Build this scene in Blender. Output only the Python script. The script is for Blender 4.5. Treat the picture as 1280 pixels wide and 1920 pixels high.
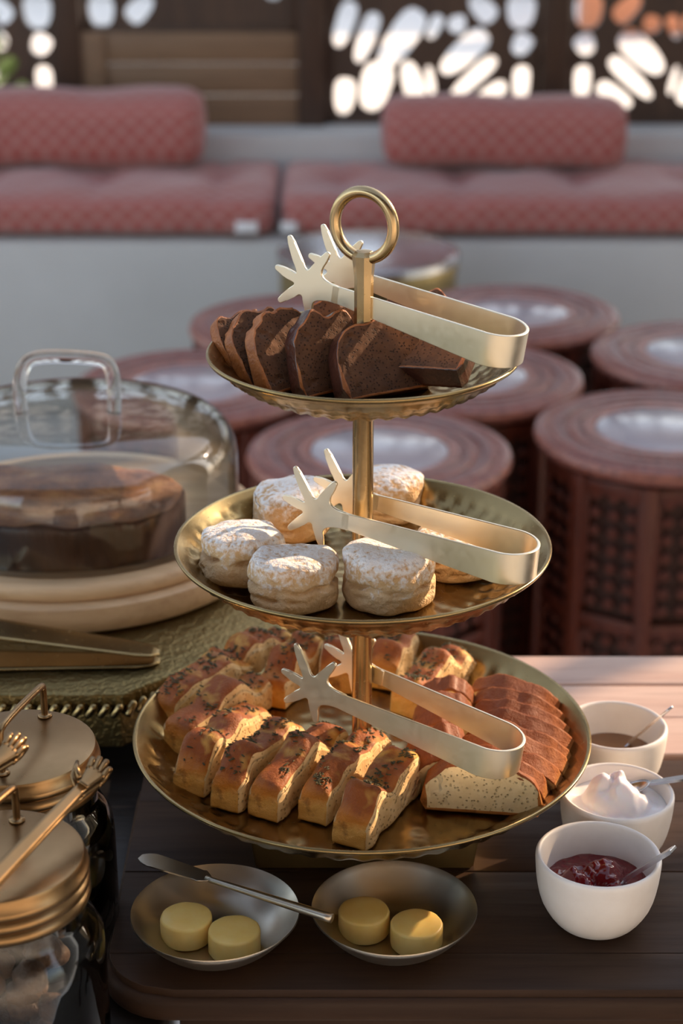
import bpy, bmesh, math, random
from mathutils import Vector, Matrix, noise
for o in list(bpy.data.objects): bpy.data.objects.remove(o)
R = math.radians; PI = math.pi
SC = bpy.context.scene; COL = SC.collection
# ---------------------------------------------------------------- camera
CZ = 1.512; FP = 3400.0; PITCH = R(22)
cam = bpy.data.objects.new('camera', bpy.data.cameras.new('camera')); COL.objects.link(cam)
cam.location = (0, 0, CZ); cam.rotation_euler = (R(90) - PITCH, 0, 0)
cam.data.sensor_fit = 'VERTICAL'; cam.data.sensor_height = 36; cam.data.sensor_width = 24
cam.data.lens = FP / 1920 * 36; cam.data.clip_start = .05; cam.data.clip_end = 200
cam.data.dof.use_dof = True; cam.data.dof.focus_distance = 1.31; cam.data.dof.aperture_fstop = 5.4
SC.camera = cam
# ---------------------------------------------------------------- world, sun, exposure
w = bpy.data.worlds.new('world'); SC.world = w; w.use_nodes = True
nt = w.node_tree; bg = nt.nodes['Background']
sky = nt.nodes.new('ShaderNodeTexSky'); sky.sky_type = 'NISHITA'; sky.sun_disc = False
sky.sun_elevation = R(24); sky.sun_rotation = R(52); sky.air_density = 1.0; sky.dust_density = 1.5
hs = nt.nodes.new('ShaderNodeHueSaturation'); hs.inputs['Saturation'].default_value = .58
nt.links.new(sky.outputs[0], hs.inputs['Color']); nt.links.new(hs.outputs[0], bg.inputs[0]); bg.inputs[1].default_value = 0.405
sun = bpy.data.objects.new('sun', bpy.data.lights.new('sun', 'SUN')); COL.objects.link(sun)
sun.data.energy = 7.5; sun.data.color = (1.0, .70, .44); sun.data.angle = R(1.0)
SUN_AZ = R(55); SUN_EL = R(25)                      # azimuth from +Y towards +X
sd = Vector((math.sin(SUN_AZ)*math.cos(SUN_EL), math.cos(SUN_AZ)*math.cos(SUN_EL), math.sin(SUN_EL)))
sun.rotation_euler = sd.to_track_quat('Z', 'Y').to_euler()
vs = SC.view_settings; SC.display_settings.display_device = 'sRGB'
vs.view_transform = 'Standard'; vs.look = 'None'; vs.gamma = 1; vs.use_curve_mapping = False
vs.exposure = 0.0
# ---------------------------------------------------------------- measuring helpers
_f = Vector((0, math.cos(PITCH), -math.sin(PITCH))); _u = Vector((0, math.sin(PITCH), math.cos(PITCH)))
def ray(x, y): return _f + Vector((1, 0, 0))*((x-640)/FP) + _u*((960-y)/FP)
def PZ(x, y, z):
    r = ray(x, y); t = (z-CZ)/r.z; return Vector((r.x*t, r.y*t, z))
def PY(x, y, Y):
    r = ray(x, y); t = Y/r.y; return Vector((r.x*t, Y, CZ+r.z*t))
def nz(x, y, z, s=1.0, o=0.0): return noise.noise(Vector((x*s+o, y*s+o*1.7, z*s-o)))
# ---------------------------------------------------------------- object helpers
def tag(o, label=None, cat=None, group=None, kind=None):
    if label: o['label'] = label
    if cat: o['category'] = cat
    if group: o['group'] = group
    if kind: o['kind'] = kind
    return o
def empty(name, loc=(0, 0, 0), rz=0, label=None, cat=None, group=None, mat=None):
    o = bpy.data.objects.new(name, None); o.empty_display_size = .02; COL.objects.link(o)
    if mat is not None: o.matrix_world = mat
    else: o.location = loc; o.rotation_euler = (0, 0, rz)
    return tag(o, label, cat, group)
def link(name, me, parent=None, loc=None, rot=None):
    o = bpy.data.objects.new(name, me); COL.objects.link(o)
    if parent: o.parent = parent
    if loc is not None: o.location = loc
    if rot is not None: o.rotation_euler = rot
    return o
def mesh(name, verts, faces, mats, midx=None, smooth=True):
    me = bpy.data.meshes.new(name); me.from_pydata([tuple(v) for v in verts], [], faces)
    if not isinstance(mats, (list, tuple)): mats = [mats]
    for m in mats: me.materials.append(m)
    if midx: me.polygons.foreach_set('material_index', midx)
    me.polygons.foreach_set('use_smooth', [smooth]*len(me.polygons)); me.update()
    return me
def bm_mesh(name, bm, mats, smooth=True, angle=None):
    bmesh.ops.recalc_face_normals(bm, faces=bm.faces)
    me = bpy.data.meshes.new(name); bm.to_mesh(me); bm.free()
    if not isinstance(mats, (list, tuple)): mats = [mats]
    for m in mats: me.materials.append(m)
    me.polygons.foreach_set('use_smooth', [smooth]*len(me.polygons))
    if angle and smooth:
        try: me.set_sharp_from_angle(angle=R(angle))
        except Exception: pass
    me.update(); return me
def fixn(me):
    bm = bmesh.new(); bm.from_mesh(me); bmesh.ops.recalc_face_normals(bm, faces=bm.faces); bm.to_mesh(me); bm.free(); return me
def lathe(name, prof, mat, n=64, closed=False, sharp=None, fn=None):
    """prof: list of (r,z); a radius of 0 is merged."""
    v = []; f = []; m = len(prof)
    for (r, z) in prof:
        for k in range(n):
            a = 2*PI*k/n; p = Vector((r*math.cos(a), r*math.sin(a), z))
            if fn: p = fn(p, r, a)
            v.append(p)
    rng = m if closed else m-1
    for i in range(rng):
        j = (i+1) % m
        for k in range(n):
            k2 = (k+1) % n
            f.append((i*n+k, i*n+k2, j*n+k2, j*n+k))
    bm = bmesh.new(); bv = [bm.verts.new(p) for p in v]; bm.verts.ensure_lookup_table()
    for q in f: bm.faces.new([bv[i] for i in q])
    bmesh.ops.remove_doubles(bm, verts=bm.verts, dist=1e-5)
    return bm_mesh(name, bm, mat, True, sharp)
def tube(name, pts, rad, mat, n=12, closed=False, flat=(1, 1)):
    pts = [Vector(p) for p in pts]; m = len(pts); v = []; f = []
    rads = rad if isinstance(rad, (list, tuple)) else [rad]*m
    if len(rads) != m: rads = [rads[min(len(rads)-1, int(i*len(rads)/m))] for i in range(m)]
    prevn = None
    for i, p in enumerate(pts):
        a = pts[(i-1) % m] if (closed or i > 0) else pts[i]; b = pts[(i+1) % m] if (closed or i < m-1) else pts[i]
        t = (b-a).normalized()
        if prevn is None:
            h = Vector((0, 0, 1)) if abs(t.z) < .9 else Vector((0, 1, 0)); nn = (h-t*h.dot(t)).normalized()
        else: nn = (prevn-t*prevn.dot(t)).normalized()
        prevn = nn; bb = t.cross(nn)
        for k in range(n):
            c = 2*PI*k/n; v.append(p+(nn*math.cos(c)*flat[0]+bb*math.sin(c)*flat[1])*rads[i])
    for i in range(m if closed else m-1):
        j = (i+1) % m
        for k in range(n):
            k2 = (k+1) % n; f.append((i*n+k, i*n+k2, j*n+k2, j*n+k))
    if not closed:
        f.append(tuple(range(n-1, -1, -1))); f.append(tuple((m-1)*n+k for k in range(n)))
    return fixn(mesh(name, v, f, mat))
def smooth_path(pts, it=3, closed=False):
    pts = [Vector(p) for p in pts]
    for _ in range(it):
        q = []; m = len(pts)
        if not closed: q.append(pts[0])
        for i in range(m if closed else m-1):
            a = pts[i]; b = pts[(i+1) % m]; q += [a*.75+b*.25, a*.25+b*.75]
        if not closed: q.append(pts[-1])
        pts = q
    return pts
def add_box(bm, c, s, bev=0, rot=None, seg=2):
    t = bmesh.new(); bmesh.ops.create_cube(t, size=1)
    for v in t.verts: v.co = Vector((v.co.x*s[0], v.co.y*s[1], v.co.z*s[2]))
    if bev: bmesh.ops.bevel(t, geom=list(t.edges), offset=bev, segments=seg, affect='EDGES', profile=.5)
    M = Matrix.Translation(Vector(c)) @ (rot.to_matrix().to_4x4() if rot is not None else Matrix.Identity(4))
    for v in t.verts: v.co = M @ v.co
    me = bpy.data.meshes.new('tmp'); t.to_mesh(me); t.free(); bm.from_mesh(me); bpy.data.meshes.remove(me)
def box(name, c, s, mat, bev=0, parent=None, rot=None, smooth=None):
    bm = bmesh.new(); add_box(bm, (0, 0, 0), s, bev)
    me = bm_mesh(name, bm, mat, bev > 0, 40)
    return link(name, me, parent, c, rot)
def prism(name, poly, t, mat, bev=0.0, smooth=True):
    """poly in XZ, thickness t along Y, centred."""
    bm = bmesh.new(); a = [bm.verts.new((p[0], -t/2, p[1])) for p in poly]
    fc = bm.faces.new(a); r = bmesh.ops.extrude_face_region(bm, geom=[fc])
    for g in r['geom']:
        if isinstance(g, bmesh.types.BMVert): g.co.y += t
    if bev:
        ed = [e for e in bm.edges if abs(e.verts[0].co.y-e.verts[1].co.y) < 1e-7]
        bmesh.ops.bevel(bm, geom=ed, offset=bev, segments=2, affect='EDGES', profile=.5)
    me = bm_mesh(name, bm, mat, smooth, 50)
    for p in me.polygons:
        if len(p.vertices) > 8: p.use_smooth = False
    return me
def gridbox(nx, ny, nzz):
    """unit cube [-1,1]^3 as shared grid; returns verts, faces, side (0..5: -x +x -y +y -z +z)"""
    idx = {}; v = []; f = []; sd_ = []
    def vid(i, j, k):
        key = (i, j, k)
        if key not in idx: idx[key] = len(v); v.append((2*i/nx-1, 2*j/ny-1, 2*k/nzz-1))
        return idx[key]
    for j in range(ny):
        for k in range(nzz):
            bd_ = j in (0, ny-1) or k in (0, nzz-1); f.append((vid(0, j, k), vid(0, j, k+1), vid(0, j+1, k+1), vid(0, j+1, k))); sd_.append(10 if bd_ else 0)
            f.append((vid(nx, j, k), vid(nx, j+1, k), vid(nx, j+1, k+1), vid(nx, j, k+1))); sd_.append(11 if bd_ else 1)
    for i in range(nx):
        for k in range(nzz):
            f.append((vid(i, 0, k), vid(i+1, 0, k), vid(i+1, 0, k+1), vid(i, 0, k+1))); sd_.append(2)
            f.append((vid(i, ny, k), vid(i, ny, k+1), vid(i+1, ny, k+1), vid(i+1, ny, k))); sd_.append(3)
    for i in range(nx):
        for j in range(ny):
            f.append((vid(i, j, 0), vid(i, j+1, 0), vid(i+1, j+1, 0), vid(i+1, j, 0))); sd_.append(4)
            f.append((vid(i, j, nzz), vid(i+1, j, nzz), vid(i+1, j+1, nzz), vid(i, j+1, nzz))); sd_.append(5)
    return v, f, sd_
def gmesh(name, n3, mapf, mats, matf=None):
    v, f, s = gridbox(*n3)
    return mesh(name, [mapf(*p) for p in v], f, mats, [matf(a) for a in s] if matf else None)
def basis(x, z, loc):
    x = Vector(x).normalized(); z = Vector(z); z = (z-x*z.dot(x)).normalized(); y = z.cross(x)
    return Matrix(((x.x, y.x, z.x, loc[0]), (x.y, y.y, z.y, loc[1]), (x.z, y.z, z.z, loc[2]), (0, 0, 0, 1)))
# ---------------------------------------------------------------- materials
class NT:
    def __init__(s, name):
        s.m = bpy.data.materials.new(name); s.m.use_nodes = True; s.t = s.m.node_tree
        s.b = s.t.nodes['Principled BSDF']; s.out = s.t.nodes['Material Output']; s._tc = None
    def n(s, typ, **kw):
        x = s.t.nodes.new(typ)
        for k, v in kw.items(): setattr(x, k, v)
        return x
    def l(s, a, b): s.t.links.new(a, b)
    def tc(s, which='Object', scale=(1, 1, 1)):
        if s._tc is None: s._tc = s.n('ShaderNodeTexCoord')
        mp = s.n('ShaderNodeMapping'); mp.inputs['Scale'].default_value = scale
        s.l(s._tc.outputs[which], mp.inputs[0]); return mp.outputs[0]
    def noise(s, scale, detail=4, rough=.55, vec=None, dist=0):
        x = s.n('ShaderNodeTexNoise'); x.inputs['Scale'].default_value = scale; x.inputs['Detail'].default_value = detail
        x.inputs['Roughness'].default_value = rough; x.inputs['Distortion'].default_value = dist
        s.l(vec if vec is not None else s.tc(), x.inputs['Vector']); return x.outputs['Fac']
    def vor(s, scale, vec=None, feature='F1', rnd=1):
        x = s.n('ShaderNodeTexVoronoi', feature=feature); x.inputs['Scale'].default_value = scale; x.inputs['Randomness'].default_value = rnd
        s.l(vec if vec is not None else s.tc(), x.inputs['Vector']); return x.outputs['Distance']
    def ramp(s, fac, stops, interp='LINEAR'):
        x = s.n('ShaderNodeValToRGB'); e = x.color_ramp.elements; x.color_ramp.interpolation = interp
        while len(e) < len(stops): e.new(.5)
        for el, (p, c) in zip(e, stops):
            el.position = p; el.color = (c[0], c[1], c[2], 1) if isinstance(c, (tuple, list)) else (c, c, c, 1)
        s.l(fac, x.inputs[0]); return x.outputs[0]
    def mix(s, fac, a, b, mode='MIX'):
        x = s.n('ShaderNodeMix', data_type='RGBA', blend_type=mode)
        if isinstance(fac, (int, float)): x.inputs[0].default_value = fac
        else: s.l(fac, x.inputs[0])
        for i, c in ((6, a), (7, b)):
            if isinstance(c, (tuple, list)): x.inputs[i].default_value = (*c[:3], 1)
            else: s.l(c, x.inputs[i])
        return x.outputs[2]
    def math(s, op, a, b=None, clamp=False):
        x = s.n('ShaderNodeMath', operation=op, use_clamp=clamp)
        for i, c in ((0, a), (1, b)):
            if c is None: continue
            if isinstance(c, (int, float)): x.inputs[i].default_value = c
            else: s.l(c, x.inputs[i])
        return x.outputs[0]
    def sep(s, vec):
        x = s.n('ShaderNodeSeparateXYZ'); s.l(vec, x.inputs[0]); return x.outputs
    def bump(s, h, strength=.3, dist=.002, prev=None):
        x = s.n('ShaderNodeBump'); x.inputs['Strength'].default_value = strength; x.inputs['Distance'].default_value = dist
        s.l(h, x.inputs['Height'])
        if prev is not None: s.l(prev, x.inputs['Normal'])
        s.l(x.outputs[0], s.b.inputs['Normal']); return x.outputs[0]
    def set(s, col=None, rough=None, metal=None, **kw):
        for k, v in (('Base Color', col), ('Roughness', rough), ('Metallic', metal)):
            if v is None: continue
            if isinstance(v, (tuple, list)): s.b.inputs[k].default_value = (*v[:3], 1)
            elif isinstance(v, (int, float)): s.b.inputs[k].default_value = v
            else: s.l(v, s.b.inputs[k])
        for k, v in kw.items(): s.b.inputs[k.replace('_', ' ')].default_value = v
        return s.m
def simple(name, c1, c2, scale=20, rough=.5, metal=0, bump=.2, bdist=.002, rr=None, stretch=(1, 1, 1), **kw):
    n = NT(name); v = n.tc('Object', stretch); f = n.noise(scale, 5, .6, v)
    r = rough if rr is None else n.ramp(f, [(.3, rr[0]), (.7, rr[1])])
    m = n.set(n.ramp(f, [(.3, c1), (.7, c2)]), r, metal, **kw)
    if bump: n.bump(n.noise(scale*3, 4, .6, v), bump, bdist)
    return m
def mat_brass(name, c1, c2, rough=.28, sc=18, brushed=0):
    n = NT(name); f = n.noise(sc, 5, .6); f2 = n.noise(sc*9, 3, .5)
    col = n.mix(n.ramp(f, [(.35, 0), (.7, 1)]), c1, c2)
    rg = n.ramp(f2, [(.25, rough*.9), (.8, rough*1.15)])
    m = n.set(col, rg, 1.0)
    if not brushed: n.bump(n.noise(25, 2, .5), .05, .0006)
    return m
BRASS = mat_brass('aged brass', (.29, .205, .090), (.38, .275, .125), .25)
BRASS_D = mat_brass('dark brass', (.34, .25, .11), (.44, .33, .15), .45)
POLE = mat_brass('pole brass', (.50, .36, .19), (.56, .41, .22), .25, 30)
TONG = mat_brass('champagne metal', (.86, .79, .62), (.88, .81, .65), .36, 20, 1)
LIDM = mat_brass('lid bronze', (.25, .155, .070), (.34, .21, .10), .30, 14, 1)
PEWT = mat_brass('satin nickel', (.53, .48, .40), (.55, .50, .42), .33, 8, 1)
STEEL = mat_brass('steel', (.58, .58, .60), (.68, .68, .70), .24, 20, 1)
def mat_emboss():
    n = NT('embossed brass'); v = n.tc()
    wv = n.n('ShaderNodeTexWave', wave_type='RINGS', rings_direction='SPHERICAL'); wv.inputs['Scale'].default_value = 26; wv.inputs['Distortion'].default_value = 9.0
    wv.inputs['Detail'].default_value = 2; wv.inputs['Detail Scale'].default_value = 5; n.l(v, wv.inputs['Vector'])
    d = n.vor(75, v); h = n.math('ADD', wv.outputs['Fac'], n.math('MULTIPLY', d, 1.2))
    f = n.noise(14, 4)
    m = n.set(n.mix(f, (.16, .12, .045), (.30, .22, .095)), .40, 1.0); n.bump(h, .4, .0012); return m
EMB = mat_emboss()
def mat_wood(name, c1, c2, c3, rough=.5, sc=1.0, axis=0, bump=.25, coat=0, spec=.5):
    n = NT(name); st = [14, 14, 14]; st[axis] = 1.1; v = n.tc('Object', tuple(s*sc for s in st))
    f = n.noise(1.6, 6, .62, v, 1.2); g = n.noise(7, 4, .6, v)
    c = n.mix(n.ramp(f, [(.32, 0), (.68, 1)]), c1, c2); c = n.mix(n.ramp(g, [(.5, 0), (.8, .7)]), c, c3)
    m = n.set(c, n.ramp(g, [(.3, rough*.85), (.7, rough*1.2)]), 0, Coat_Weight=coat, Coat_Roughness=.25, Specular_IOR_Level=spec); n.bump(n.math('ADD', f, g), bump, .0015); return m
W_DARK = mat_wood('dark table wood', (.032, .016, .009), (.056, .028, .015), (.022, .011, .007), .55, bump=.12, spec=.22)
W_PINK = mat_wood('pinkish table wood', (.52, .34, .27), (.62, .45, .37), (.36, .22, .18), .45)
W_BOARD = mat_wood('pale mango wood', (.48, .31, .17), (.62, .43, .25), (.36, .21, .11), .5)
W_STOOL = mat_wood('stool wood', (.10, .020, .010), (.16, .034, .015), (.06, .018, .012), .40, 1, 2)
W_FRAME = mat_wood('screen wood', (.045, .022, .012), (.075, .036, .018), (.02, .010, .006), .5, 1, 2)
W_PANEL = mat_wood('bench panel wood', (.17, .095, .048), (.22, .125, .065), (.12, .062, .03), .55, .6, 0)
BLACKT = mat_wood('black stained wood', (.012, .009, .008), (.022, .016, .013), (.008, .006, .005), .5)
def mat_stooltop():
    n = NT('carved stool top'); s = n.sep(n.tc()); r = n.math('SQRT', n.math('ADD', n.math('MULTIPLY', s[0], s[0]), n.math('MULTIPLY', s[1], s[1])))
    fr = n.math('MULTIPLY', r, 1/.23)
    base = n.ramp(fr, [(.50, (.40, .13, .09)), (.58, (.17, .05, .045)), (.66, (.32, .09, .06)), (.72, (.13, .04, .045)), (.80, (.34, .10, .07)), (.86, (.22, .06, .05)), (.93, (.50, .18, .11)), (1., (.46, .16, .10))])
    d = n.vor(95); g = n.noise(30, 4)
    c = n.mix(n.ramp(d, [(.2, .75), (.55, 0)]), base, (.09, .035, .035)); c = n.mix(n.ramp(g, [(.4, 0), (.8, .4)]), c, (.40, .18, .14))
    m = n.set(c, .36, 0, Coat_Weight=.18, Coat_Roughness=.22); n.bump(d, .5, .002); return m
STOOLTOP = mat_stooltop()
INLAY = simple('polished pale inlay', (.40, .34, .36), (.50, .44, .46), 14, .22, 0, .05, Coat_Weight=.6, Coat_Roughness=.12)
def mat_fabric():
    n = NT('woven coral fabric'); v = n.tc('Object', (1, 1, 1)); s = n.sep(v)
    a = n.math('ADD', s[0], s[2]); a2 = n.math('ADD', s[0], n.math('MULTIPLY', s[2], -1)); a = n.math('ADD', a, s[1]); a2 = n.math('ADD', a2, n.math('MULTIPLY', s[1], -1))
    def st(q): return n.math('GREATER_THAN', n.math('SINE', n.math('MULTIPLY', q, 2*PI/.050)), .35)
    line = n.math('MAXIMUM', st(a), st(a2)); f = n.noise(160, 3)
    dots = n.math('LESS_THAN', n.vor(90, v, rnd=.1), .33)
    c = n.mix(n.math('MULTIPLY', line, .5), (.34, .055, .038), (.46, .26, .23)); c = n.mix(n.math('MULTIPLY', dots, .5), c, (.42, .12, .08))
    c = n.mix(n.ramp(f, [(.3, 0), (.8, .3)]), c, (.36, .19, .19))
    m = n.set(c, .85, 0, Sheen_Weight=.35, Sheen_Roughness=.5); n.bump(n.noise(14, 3), .25, .01); return m
FABRIC = mat_fabric()
PLASTER = simple('grey plaster', (.50, .48, .45), (.56, .54, .51), 3, .8, 0, .15, .004)
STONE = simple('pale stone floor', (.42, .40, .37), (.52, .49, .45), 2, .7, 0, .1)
CEIL = simple('dark ceiling wood', (.05, .03, .02), (.08, .045, .03), 4, .7, 0, .1)
CERAMIC = simple('matte white ceramic', (.80, .76, .72), (.86, .83, .80), 40, .42, 0, .08, .0006)
WHITECLOTH = simple('white care label', (.75, .72, .72), (.8, .78, .78), 30, .8)
def mat_glass(name, tint=(.96, .98, .98), rough=.02, base=.06):
    n = NT(name); tr = n.n('ShaderNodeBsdfTransparent'); tr.inputs[0].default_value = (*tint, 1)
    gl = n.n('ShaderNodeBsdfGlossy'); gl.inputs['Roughness'].default_value = rough
    fr = n.n('ShaderNodeFresnel'); fr.inputs[0].default_value = 1.42
    bp = n.n('ShaderNodeBump'); bp.inputs['Strength'].default_value = .25; bp.inputs['Distance'].default_value = .003
    n.l(n.noise(16, 2, .4), bp.inputs['Height']); n.l(bp.outputs[0], gl.inputs['Normal'])
    mx = n.n('ShaderNodeMixShader'); f = n.math('ADD', n.math('MULTIPLY', fr.outputs[0], 1.0), base, True)
    n.l(f, mx.inputs[0]); n.l(tr.outputs[0], mx.inputs[1]); n.l(gl.outputs[0], mx.inputs[2]); n.l(mx.outputs[0], n.out.inputs[0]); return n.m
GLASS = mat_glass('clear thin glass', base=.02)
JARGLASS = mat_glass('jar glass', (.90, .92, .92), .03, .005)
SOLIDGLASS = NT('solid glass').set((1, 1, 1), .02, 0, Transmission_Weight=1.0, IOR=1.45)
# foods
def mat_crust(name, top, mid, low, h, patch=(.78, .50, .17), pamt=.5, rough=.34):
    n = NT(name); v = n.tc(); z = n.sep(v)[2]; f = n.noise(38, 5, .6); f2 = n.noise(26, 3, .6)
    oi = n.n('ShaderNodeObjectInfo').outputs['Random']
    zz = n.math('ADD', n.math('MULTIPLY', z, 1/h), n.math('MULTIPLY', n.math('SUBTRACT', f, .5), .55))
    c = n.ramp(zz, [(.0, low), (.38, low), (.52, mid), (.80, top), (1., top)])
    pm = n.ramp(f2, [(.50, 0), (.62, pamt)]); c = n.mix(pm, c, patch)
    c = n.mix(n.ramp(n.noise(70, 4), [(.55, 0), (.72, .75)]), c, (top[0]*.45, top[1]*.4, top[2]*.4))
    c = n.mix(n.math('MULTIPLY', oi, .45), c, n.mix(1, c, (.62, .46, .40), 'MULTIPLY'))
    m = n.set(c, n.ramp(f, [(.3, rough*.9), (.7, rough*1.8)]), 0, Coat_Weight=.05, Coat_Roughness=.3, Specular_IOR_Level=.3); n.bump(n.noise(120, 6, .7), .75, .0035); return m
CR_HERB = mat_crust('herb bread crust', (.34, .090, .012), (.66, .24, .028), (.82, .42, .09), .037, (.84, .52, .11), .8)
CR_BROWN = mat_crust('brown loaf crust', (.24, .062, .012), (.38, .11, .020), (.55, .22, .05), .04, (.44, .14, .03), .45, .5)
def mat_crumb(name, c1, c2, edge=None, pore=130, pdark=.55):
    n = NT(name); f = n.noise(60, 5, .65); p = n.vor(pore); pm = n.ramp(p, [(.12, 1), (.30, 0)]); big = n.ramp(n.noise(48, 2), [(.60, 0), (.68, 1)])
    c = n.mix(n.ramp(f, [(.3, 0), (.7, 1)]), c1, c2); c = n.mix(n.math('MULTIPLY', pm, pdark), c, (c1[0]*.45, c1[1]*.38, c1[2]*.3))
    m = n.set(c, .85); h = n.math('SUBTRACT', n.math('MULTIPLY', f, .6), n.math('ADD', pm, big)); n.bump(h, .8, .0028); return m
CB_PALE = mat_crumb('pale crumb', (.74, .47, .20), (.86, .63, .34), pore=260, pdark=.3)
CB_WHITE = mat_crumb('white crumb', (.72, .52, .26), (.84, .66, .38), pore=330, pdark=.12)
CB_CAKE = mat_crumb('ginger cake crumb', (.070, .026, .009), (.135, .052, .017), pore=420, pdark=.7)
CR_CAKE = simple('glazed cake crust', (.035, .012, .010), (.11, .035, .020), 45, .3, 0, .5, .003, Coat_Weight=.4, Coat_Roughness=.2)
CR_CAKE2 = simple('orange cake edge', (.22, .060, .014), (.50, .17, .04), 60, .5, 0, .6, .003)
def mat_scone():
    n = NT('scone dough'); v = n.tc(); s = n.sep(v); f = n.noise(55, 5, .65); g = n.noise(220, 3)
    geo = n.n('ShaderNodeNewGeometry'); nzv = n.sep(geo.outputs['Normal'])[2]
    dough = n.mix(n.ramp(f, [(.35, 0), (.7, 1)]), (.66, .42, .20), (.80, .60, .36))
    top = n.ramp(s[2], [(.025, 0), (.031, 1)]); brown = n.mix(n.math('MULTIPLY', top, .55), dough, (.60, .33, .13))
    k = n.math('ADD', n.math('MULTIPLY', s[2], 26), n.math('ADD', n.math('MULTIPLY', n.math('SUBTRACT', g, .5), 1.2), n.math('MULTIPLY', n.math('SUBTRACT', f, .5), 1.0)))
    sug = n.ramp(k, [(.62, 0), (.98, .95)])
    m = n.set(n.mix(sug, brown, (.90, .88, .87)), .8); n.bump(n.math('ADD', f, n.math('MULTIPLY', g, .8)), .8, .003); return m
SCONE = mat_scone()
BUTTER = simple('butter', (.93, .62, .16), (.95, .70, .24), 60, .42, 0, .12, .001, Subsurface_Weight=.15, Subsurface_Scale=.01)
HERB = simple('dried herbs', (.03, .022, .008), (.09, .075, .02), 200, .8, 0, 0)
HONEY = NT('dark syrup').set((.20, .075, .018), .06, 0, Coat_Weight=.5, Transmission_Weight=.15)
CREAM = simple('whipped cream', (.84, .80, .80), (.90, .87, .87), 30, .35, 0, .2, .001, Subsurface_Weight=.2, Subsurface_Scale=.01)
JAM = NT('red jam').set((.20, .006, .010), .08, 0, Coat_Weight=.35, Coat_Roughness=.08, Transmission_Weight=.25)
CAKETOP = None
def mat_caketop():
    n = NT('baked cake top'); f = n.noise(30, 6, .7); g = n.noise(9, 3)
    c = n.ramp(f, [(.3, (.16, .05, .018)), (.5, (.46, .16, .045)), (.7, (.72, .33, .11))])
    c = n.mix(n.ramp(g, [(.52, 0), (.7, .5)]), c, (.42, .33, .28))
    m = n.set(c, .5, 0); n.bump(n.noise(70, 6, .75), 1, .009); return m
CAKETOP = mat_caketop()
CAKESIDE = simple('dark cake side', (.035, .014, .010), (.11, .045, .022), 30, .38, 0, .5, .004, stretch=(1, 1, .25))
DRIED = simple('dried fruit skin', (.07, .030, .015), (.15, .075, .038), 50, .6, 0, .8, .004)
LEAF = simple('green leaves', (.05, .12, .03), (.14, .22, .06), 12, .5)
TERRA = simple('terracotta render', (.62, .24, .12), (.72, .30, .16), 3, .8)
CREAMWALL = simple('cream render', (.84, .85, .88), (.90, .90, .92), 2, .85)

# ================================================================= SETTING
T = .73; TL = .70                         # front table top, left table top
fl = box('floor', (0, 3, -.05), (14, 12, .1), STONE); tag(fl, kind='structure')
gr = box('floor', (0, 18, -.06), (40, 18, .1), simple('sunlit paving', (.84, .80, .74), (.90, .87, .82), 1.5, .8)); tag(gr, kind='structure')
ce = box('ceiling', (0, -1.15, 3.06), (9, 2.3, .1), CEIL); tag(ce, kind='structure')  # unseen, sized to dim the camera side and leave the back open
for k in range(3):
    b = box('ceiling_beam', (0, -2.0+k*.8, 2.95), (8.8, .12, .12), W_FRAME, .01); tag(b, kind='structure')
wf = box('wall_front_light_block', (1.2, -2.3, 1.5), (6.6, .1, 3.0), simple('pale bounce render', (.66, .61, .55), (.74, .68, .62), 3, .85)); tag(wf, kind='structure')  # added behind the camera to cut front light, pale for soft bounce
wr = box('wall_right_sun_block', (1.85, (.45+2.31)/2, 1.5), (.1, 1.86, 3.0), simple('brown side render', (.40, .34, .28), (.46, .40, .34), 3, .85)); tag(wr, kind='structure')  # unseen wall placed to block the sun and cast the table's shadow edge
vr = box('sun_block_roof', (0, 7.0, 3.10), (16, 3.6, .12), simple('white sun blocker', (.84, .84, .84), (.9, .9, .9), 3, .8), .01); tag(vr, 'unseen white roof added beyond the carved screens to block the sun', 'roof')  # unseen, added to keep sun off the bench; white to brighten reflections
wb = box('wall_back', (0, 5.12, .31), (9, .36, .62), PLASTER, .015); tag(wb, kind='structure')
# built-in plaster bench
be = box('plaster_bench', (0, 4.68, .225), (9, .52, .45), PLASTER, .02)
tag(be, 'long built-in grey plaster bench under the coral cushions', 'bench')
# ---------------------------------------------------------------- carved screens
YS = 5.12
HOLES = [(645, 45, 92, 36, 72), (686, 70, 92, 30, 70), (750, 72, 118, 50, 55), (812, 50, 86, 44, 66), (853, 45, 32, 32, 0), (900, 15, 58, 36, -45), (972, 22, 58, 50, 90),
         (975, 83, 50, 44, 60), (868, 98, 104, 44, 42), (645, 180, 66, 36, 85), (703, 162, 88, 54, 75), (773, 155, 80, 36, -72), (806, 150, 66, 18, -80), (886, 146, 106, 28, 42),
         (915, 178, 74, 28, 32), (977, 157, 66, 30, 90), (738, 196, 44, 36, 30)]
S_ = 1/676.0; ZB = PY(640, 232, YS).z; TH = .335
def scr_z(y): return PY(640, y, YS).z
def hole_pts(cx, cz, L, Wd, ang, flip):
    a = R(ang); out = []
    for k in range(14):
        t = 2*PI*k/14; c = math.cos(t); s = math.sin(t)
        x = math.copysign(abs(c)**.75, c)*L/2; y = math.copysign(abs(s)**.75, s)*Wd/2*(1+.22*c)
        out.append((cx+flip*(x*math.cos(a)-y*math.sin(a)), cz+(x*math.sin(a)+y*math.cos(a))))
    return out
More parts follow.
